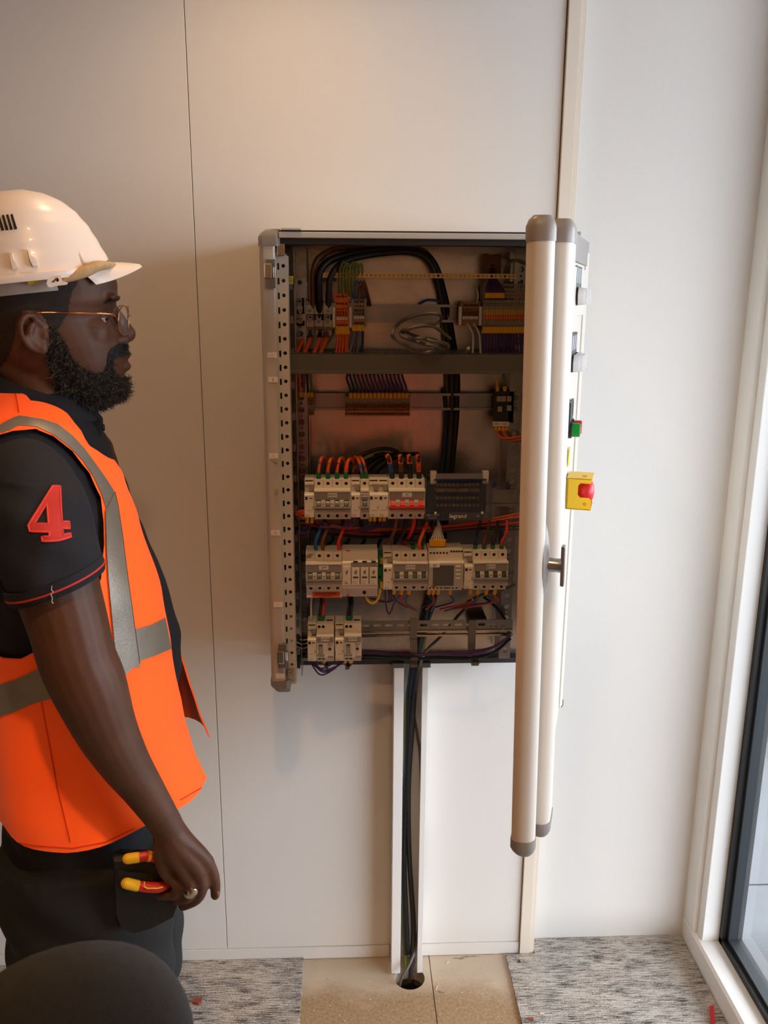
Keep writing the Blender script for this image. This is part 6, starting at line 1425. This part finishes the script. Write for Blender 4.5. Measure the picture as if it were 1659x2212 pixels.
# ---------------------------------------------------------------- dark padded chair back close to the camera, scraps on the floor
ctr = CP+ray(150, 2330)*.60; rx, rz = .088, .105
fwd = Vector((ctr.x-CP.x, ctr.y-CP.y, 0)).normalized(); sd = Vector((fwd.y, -fwd.x, 0))
ch = thing('office_chair', (ctr.x, ctr.y, 0), 'dark rounded padded chair back, out of focus, in the lower left foreground', 'chair')
pad = MB(); rings = []
for k in range(15):
    a = -math.pi/2+math.pi*k/14; t = math.sin(a); sc_ = max(.02, math.cos(a))**.55
    rings.append([ctr+fwd*(.028*t)+sd*(rx*sc_*math.copysign(abs(math.cos(q))**.9, math.cos(q)))+Vector((0, 0, (rz if math.sin(q) > 0 else .30)*sc_*math.copysign(abs(math.sin(q))**.9, math.sin(q)))) for q in [2*math.pi*j/40 for j in range(40)]])
ob('headrest', pad.loft(rings), 'chair_fabric', ch, smooth=80)
bp_ = ctr-fwd*.0
ob('backrest', MB().loft([[ctr+fwd*(.02*s_)+sd*(w_*x)+Vector((0, 0, z-ctr.z)) for x, s_ in ((-1, .6), (-.6, 1), (.6, 1), (1, .6), (1, -.6), (.6, -1), (-.6, -1), (-1, -.6))] for z, w_ in ((.52, .17), (.60, .19), (.80, .19), (.93, .15), (.96, .11))]), 'chair_fabric', ch, smooth=60)
ob('spine', MB().tube([ctr+fwd*.03+Vector((0, 0, -.10)), Vector((ctr.x, ctr.y, .5))+fwd*.04, Vector((ctr.x, ctr.y, .40))+fwd*.02], .018, 10), 'chair_plastic', ch, smooth=60)
sc2 = Vector((ctr.x, ctr.y, .42))-fwd*.2
ob('seat', MB().loft([[sc2+Vector((r_*.22*math.cos(q), r_*.22*math.sin(q), dz)) for q in [2*math.pi*j/28 for j in range(28)]] for dz, r_ in ((-.03, .9), (-.02, 1), (.02, 1), (.035, .9), (.04, .5))]), 'chair_fabric', ch, smooth=60)
ob('column', MB().cyl((sc2.x, sc2.y, .08), (0, 0, 1), .025, .31, 16), 'chair_plastic', ch)
for k in range(5):
    a = 2*math.pi*k/5+.3; e = Vector((sc2.x+.26*math.cos(a), sc2.y+.26*math.sin(a), .07)); lg = ob('leg', MB().tube([(sc2.x, sc2.y, .10), e], [.022, .014], 8), 'chair_plastic', ch)
    ob('castor', MB().cyl(e+Vector((-.01*math.sin(a), .01*math.cos(a), -.037)), (math.sin(a), -math.cos(a), 0), .026, .02, 16), 'chair_plastic', lg)
def scrap(name, px, py, pts, m, label, h=.003, z=.007):
    c = WZ(px, py, z); ob(name, MB().prism(pts, lambda p, q, t: (c.x+p, c.y+q, t), z+.0002, z+h), m, label=label, cat='scrap')
scrap('wood_scrap', 428, 2164, [(-.012, -.006), (.002, -.010), (.009, -.004), (.008, .005), (-.004, .008), (-.012, .003)], 'scrap_red', 'small reddish brown scrap on the carpet beside the trouser leg', .006)
scrap('wood_scrap', 1147, 2202, [(-.006, -.003), (.005, -.004), (.006, .003), (-.004, .004)], 'scrap_red', 'tiny brown scrap on the carpet by the bare floor panel', .003)
scrap('wood_scrap', 1121, 2078, [(-.003, -.002), (.004, -.001), (.003, .003), (-.002, .003)], 'scrap', 'tiny dark scrap at the carpet corner below the trim', .003)
scrap('paper_scrap', 1170, 2190, [(-.006, -.002), (.004, -.005), (.006, .001), (-.002, .004)], 'scrap_pale', 'pale paper scrap on the carpet right of the bare floor', .002)
scrap('paper_scrap', 967, 2080, [(-.004, -.003), (.004, .001), (.003, .004), (-.004, -.001)], 'scrap_pale', 'white sliver on the bare floor panel near the skirting', .002, 0)
scrap('wood_splinter', 943, 2135, [(-.004, -.006), (-.002, -.006), (.004, .006), (.002, .006)], 'scrap_pale', 'pale splinter beside the floor panel joint', .002, 0)
scrap('fluff', 1071, 2059, [(-.005, -.003), (.004, -.003), (.006, .003), (-.003, .004)], 'scrap_pale', 'pale fluff against the skirting at the carpet corner', .005, 0)
for k in range(26):
    a = random.uniform(0, 6.28); px, py = random.uniform(670, 1095), random.uniform(2075, 2210); l = random.uniform(.0012, .0035); c, s = math.cos(a)*l, math.sin(a)*l
    if abs(px-885) < 60 and py < 2140: continue
    scrap('sawdust_chip', px, py, [(-c, -s), (s*.4, -c*.4), (c, s), (-s*.4, c*.4)], 'scrap_pale', 'tiny pale wood chip lying on the bare floor panel', .0012, 0)
for o in COL.objects:
    if o.name.startswith('sawdust_chip'): o['group'] = 'wood chips on the bare floor'
a, b_ = WZ(1537, 2176, .007), WZ(1541, 2240, .007)
ob('red_strap', MB().loft([[p+Vector((-.005, 0, .0004)), p+Vector((.005, 0, .0004)), p+Vector((.005, 0, .005)), p+Vector((-.005, 0, .005))] for p in (a, b_)]), 'strap_red', label='red strip lying on the carpet against the window sill', cat='strap')

# ---- look-alike wires told apart by their place
ORD_ = ['leftmost', 'second from left', 'third from left', 'fourth from left', 'fifth from left', 'sixth from left', 'seventh from left', 'eighth from left', 'ninth from left', 'tenth from left', 'eleventh from left', 'twelfth from left', 'thirteenth from left', 'fourteenth from left', 'fifteenth from left', 'sixteenth from left']
byl = {}
for o in COL.objects:
    if o.parent is None and o.get('label') and o.get('category') in ('wire', 'cable') and 'bundle' not in o['label']: byl.setdefault(o['label'], []).append(o)
for l, os_ in byl.items():
    if 1 < len(os_) <= 16:
        os_.sort(key=lambda o: sum(v.co.x for v in o.data.vertices)/len(o.data.vertices))
        for k, o in enumerate(os_):
            o['label'] = l+', '+(ORD_[k] if k < len(os_)-1 or k == 0 else 'rightmost')
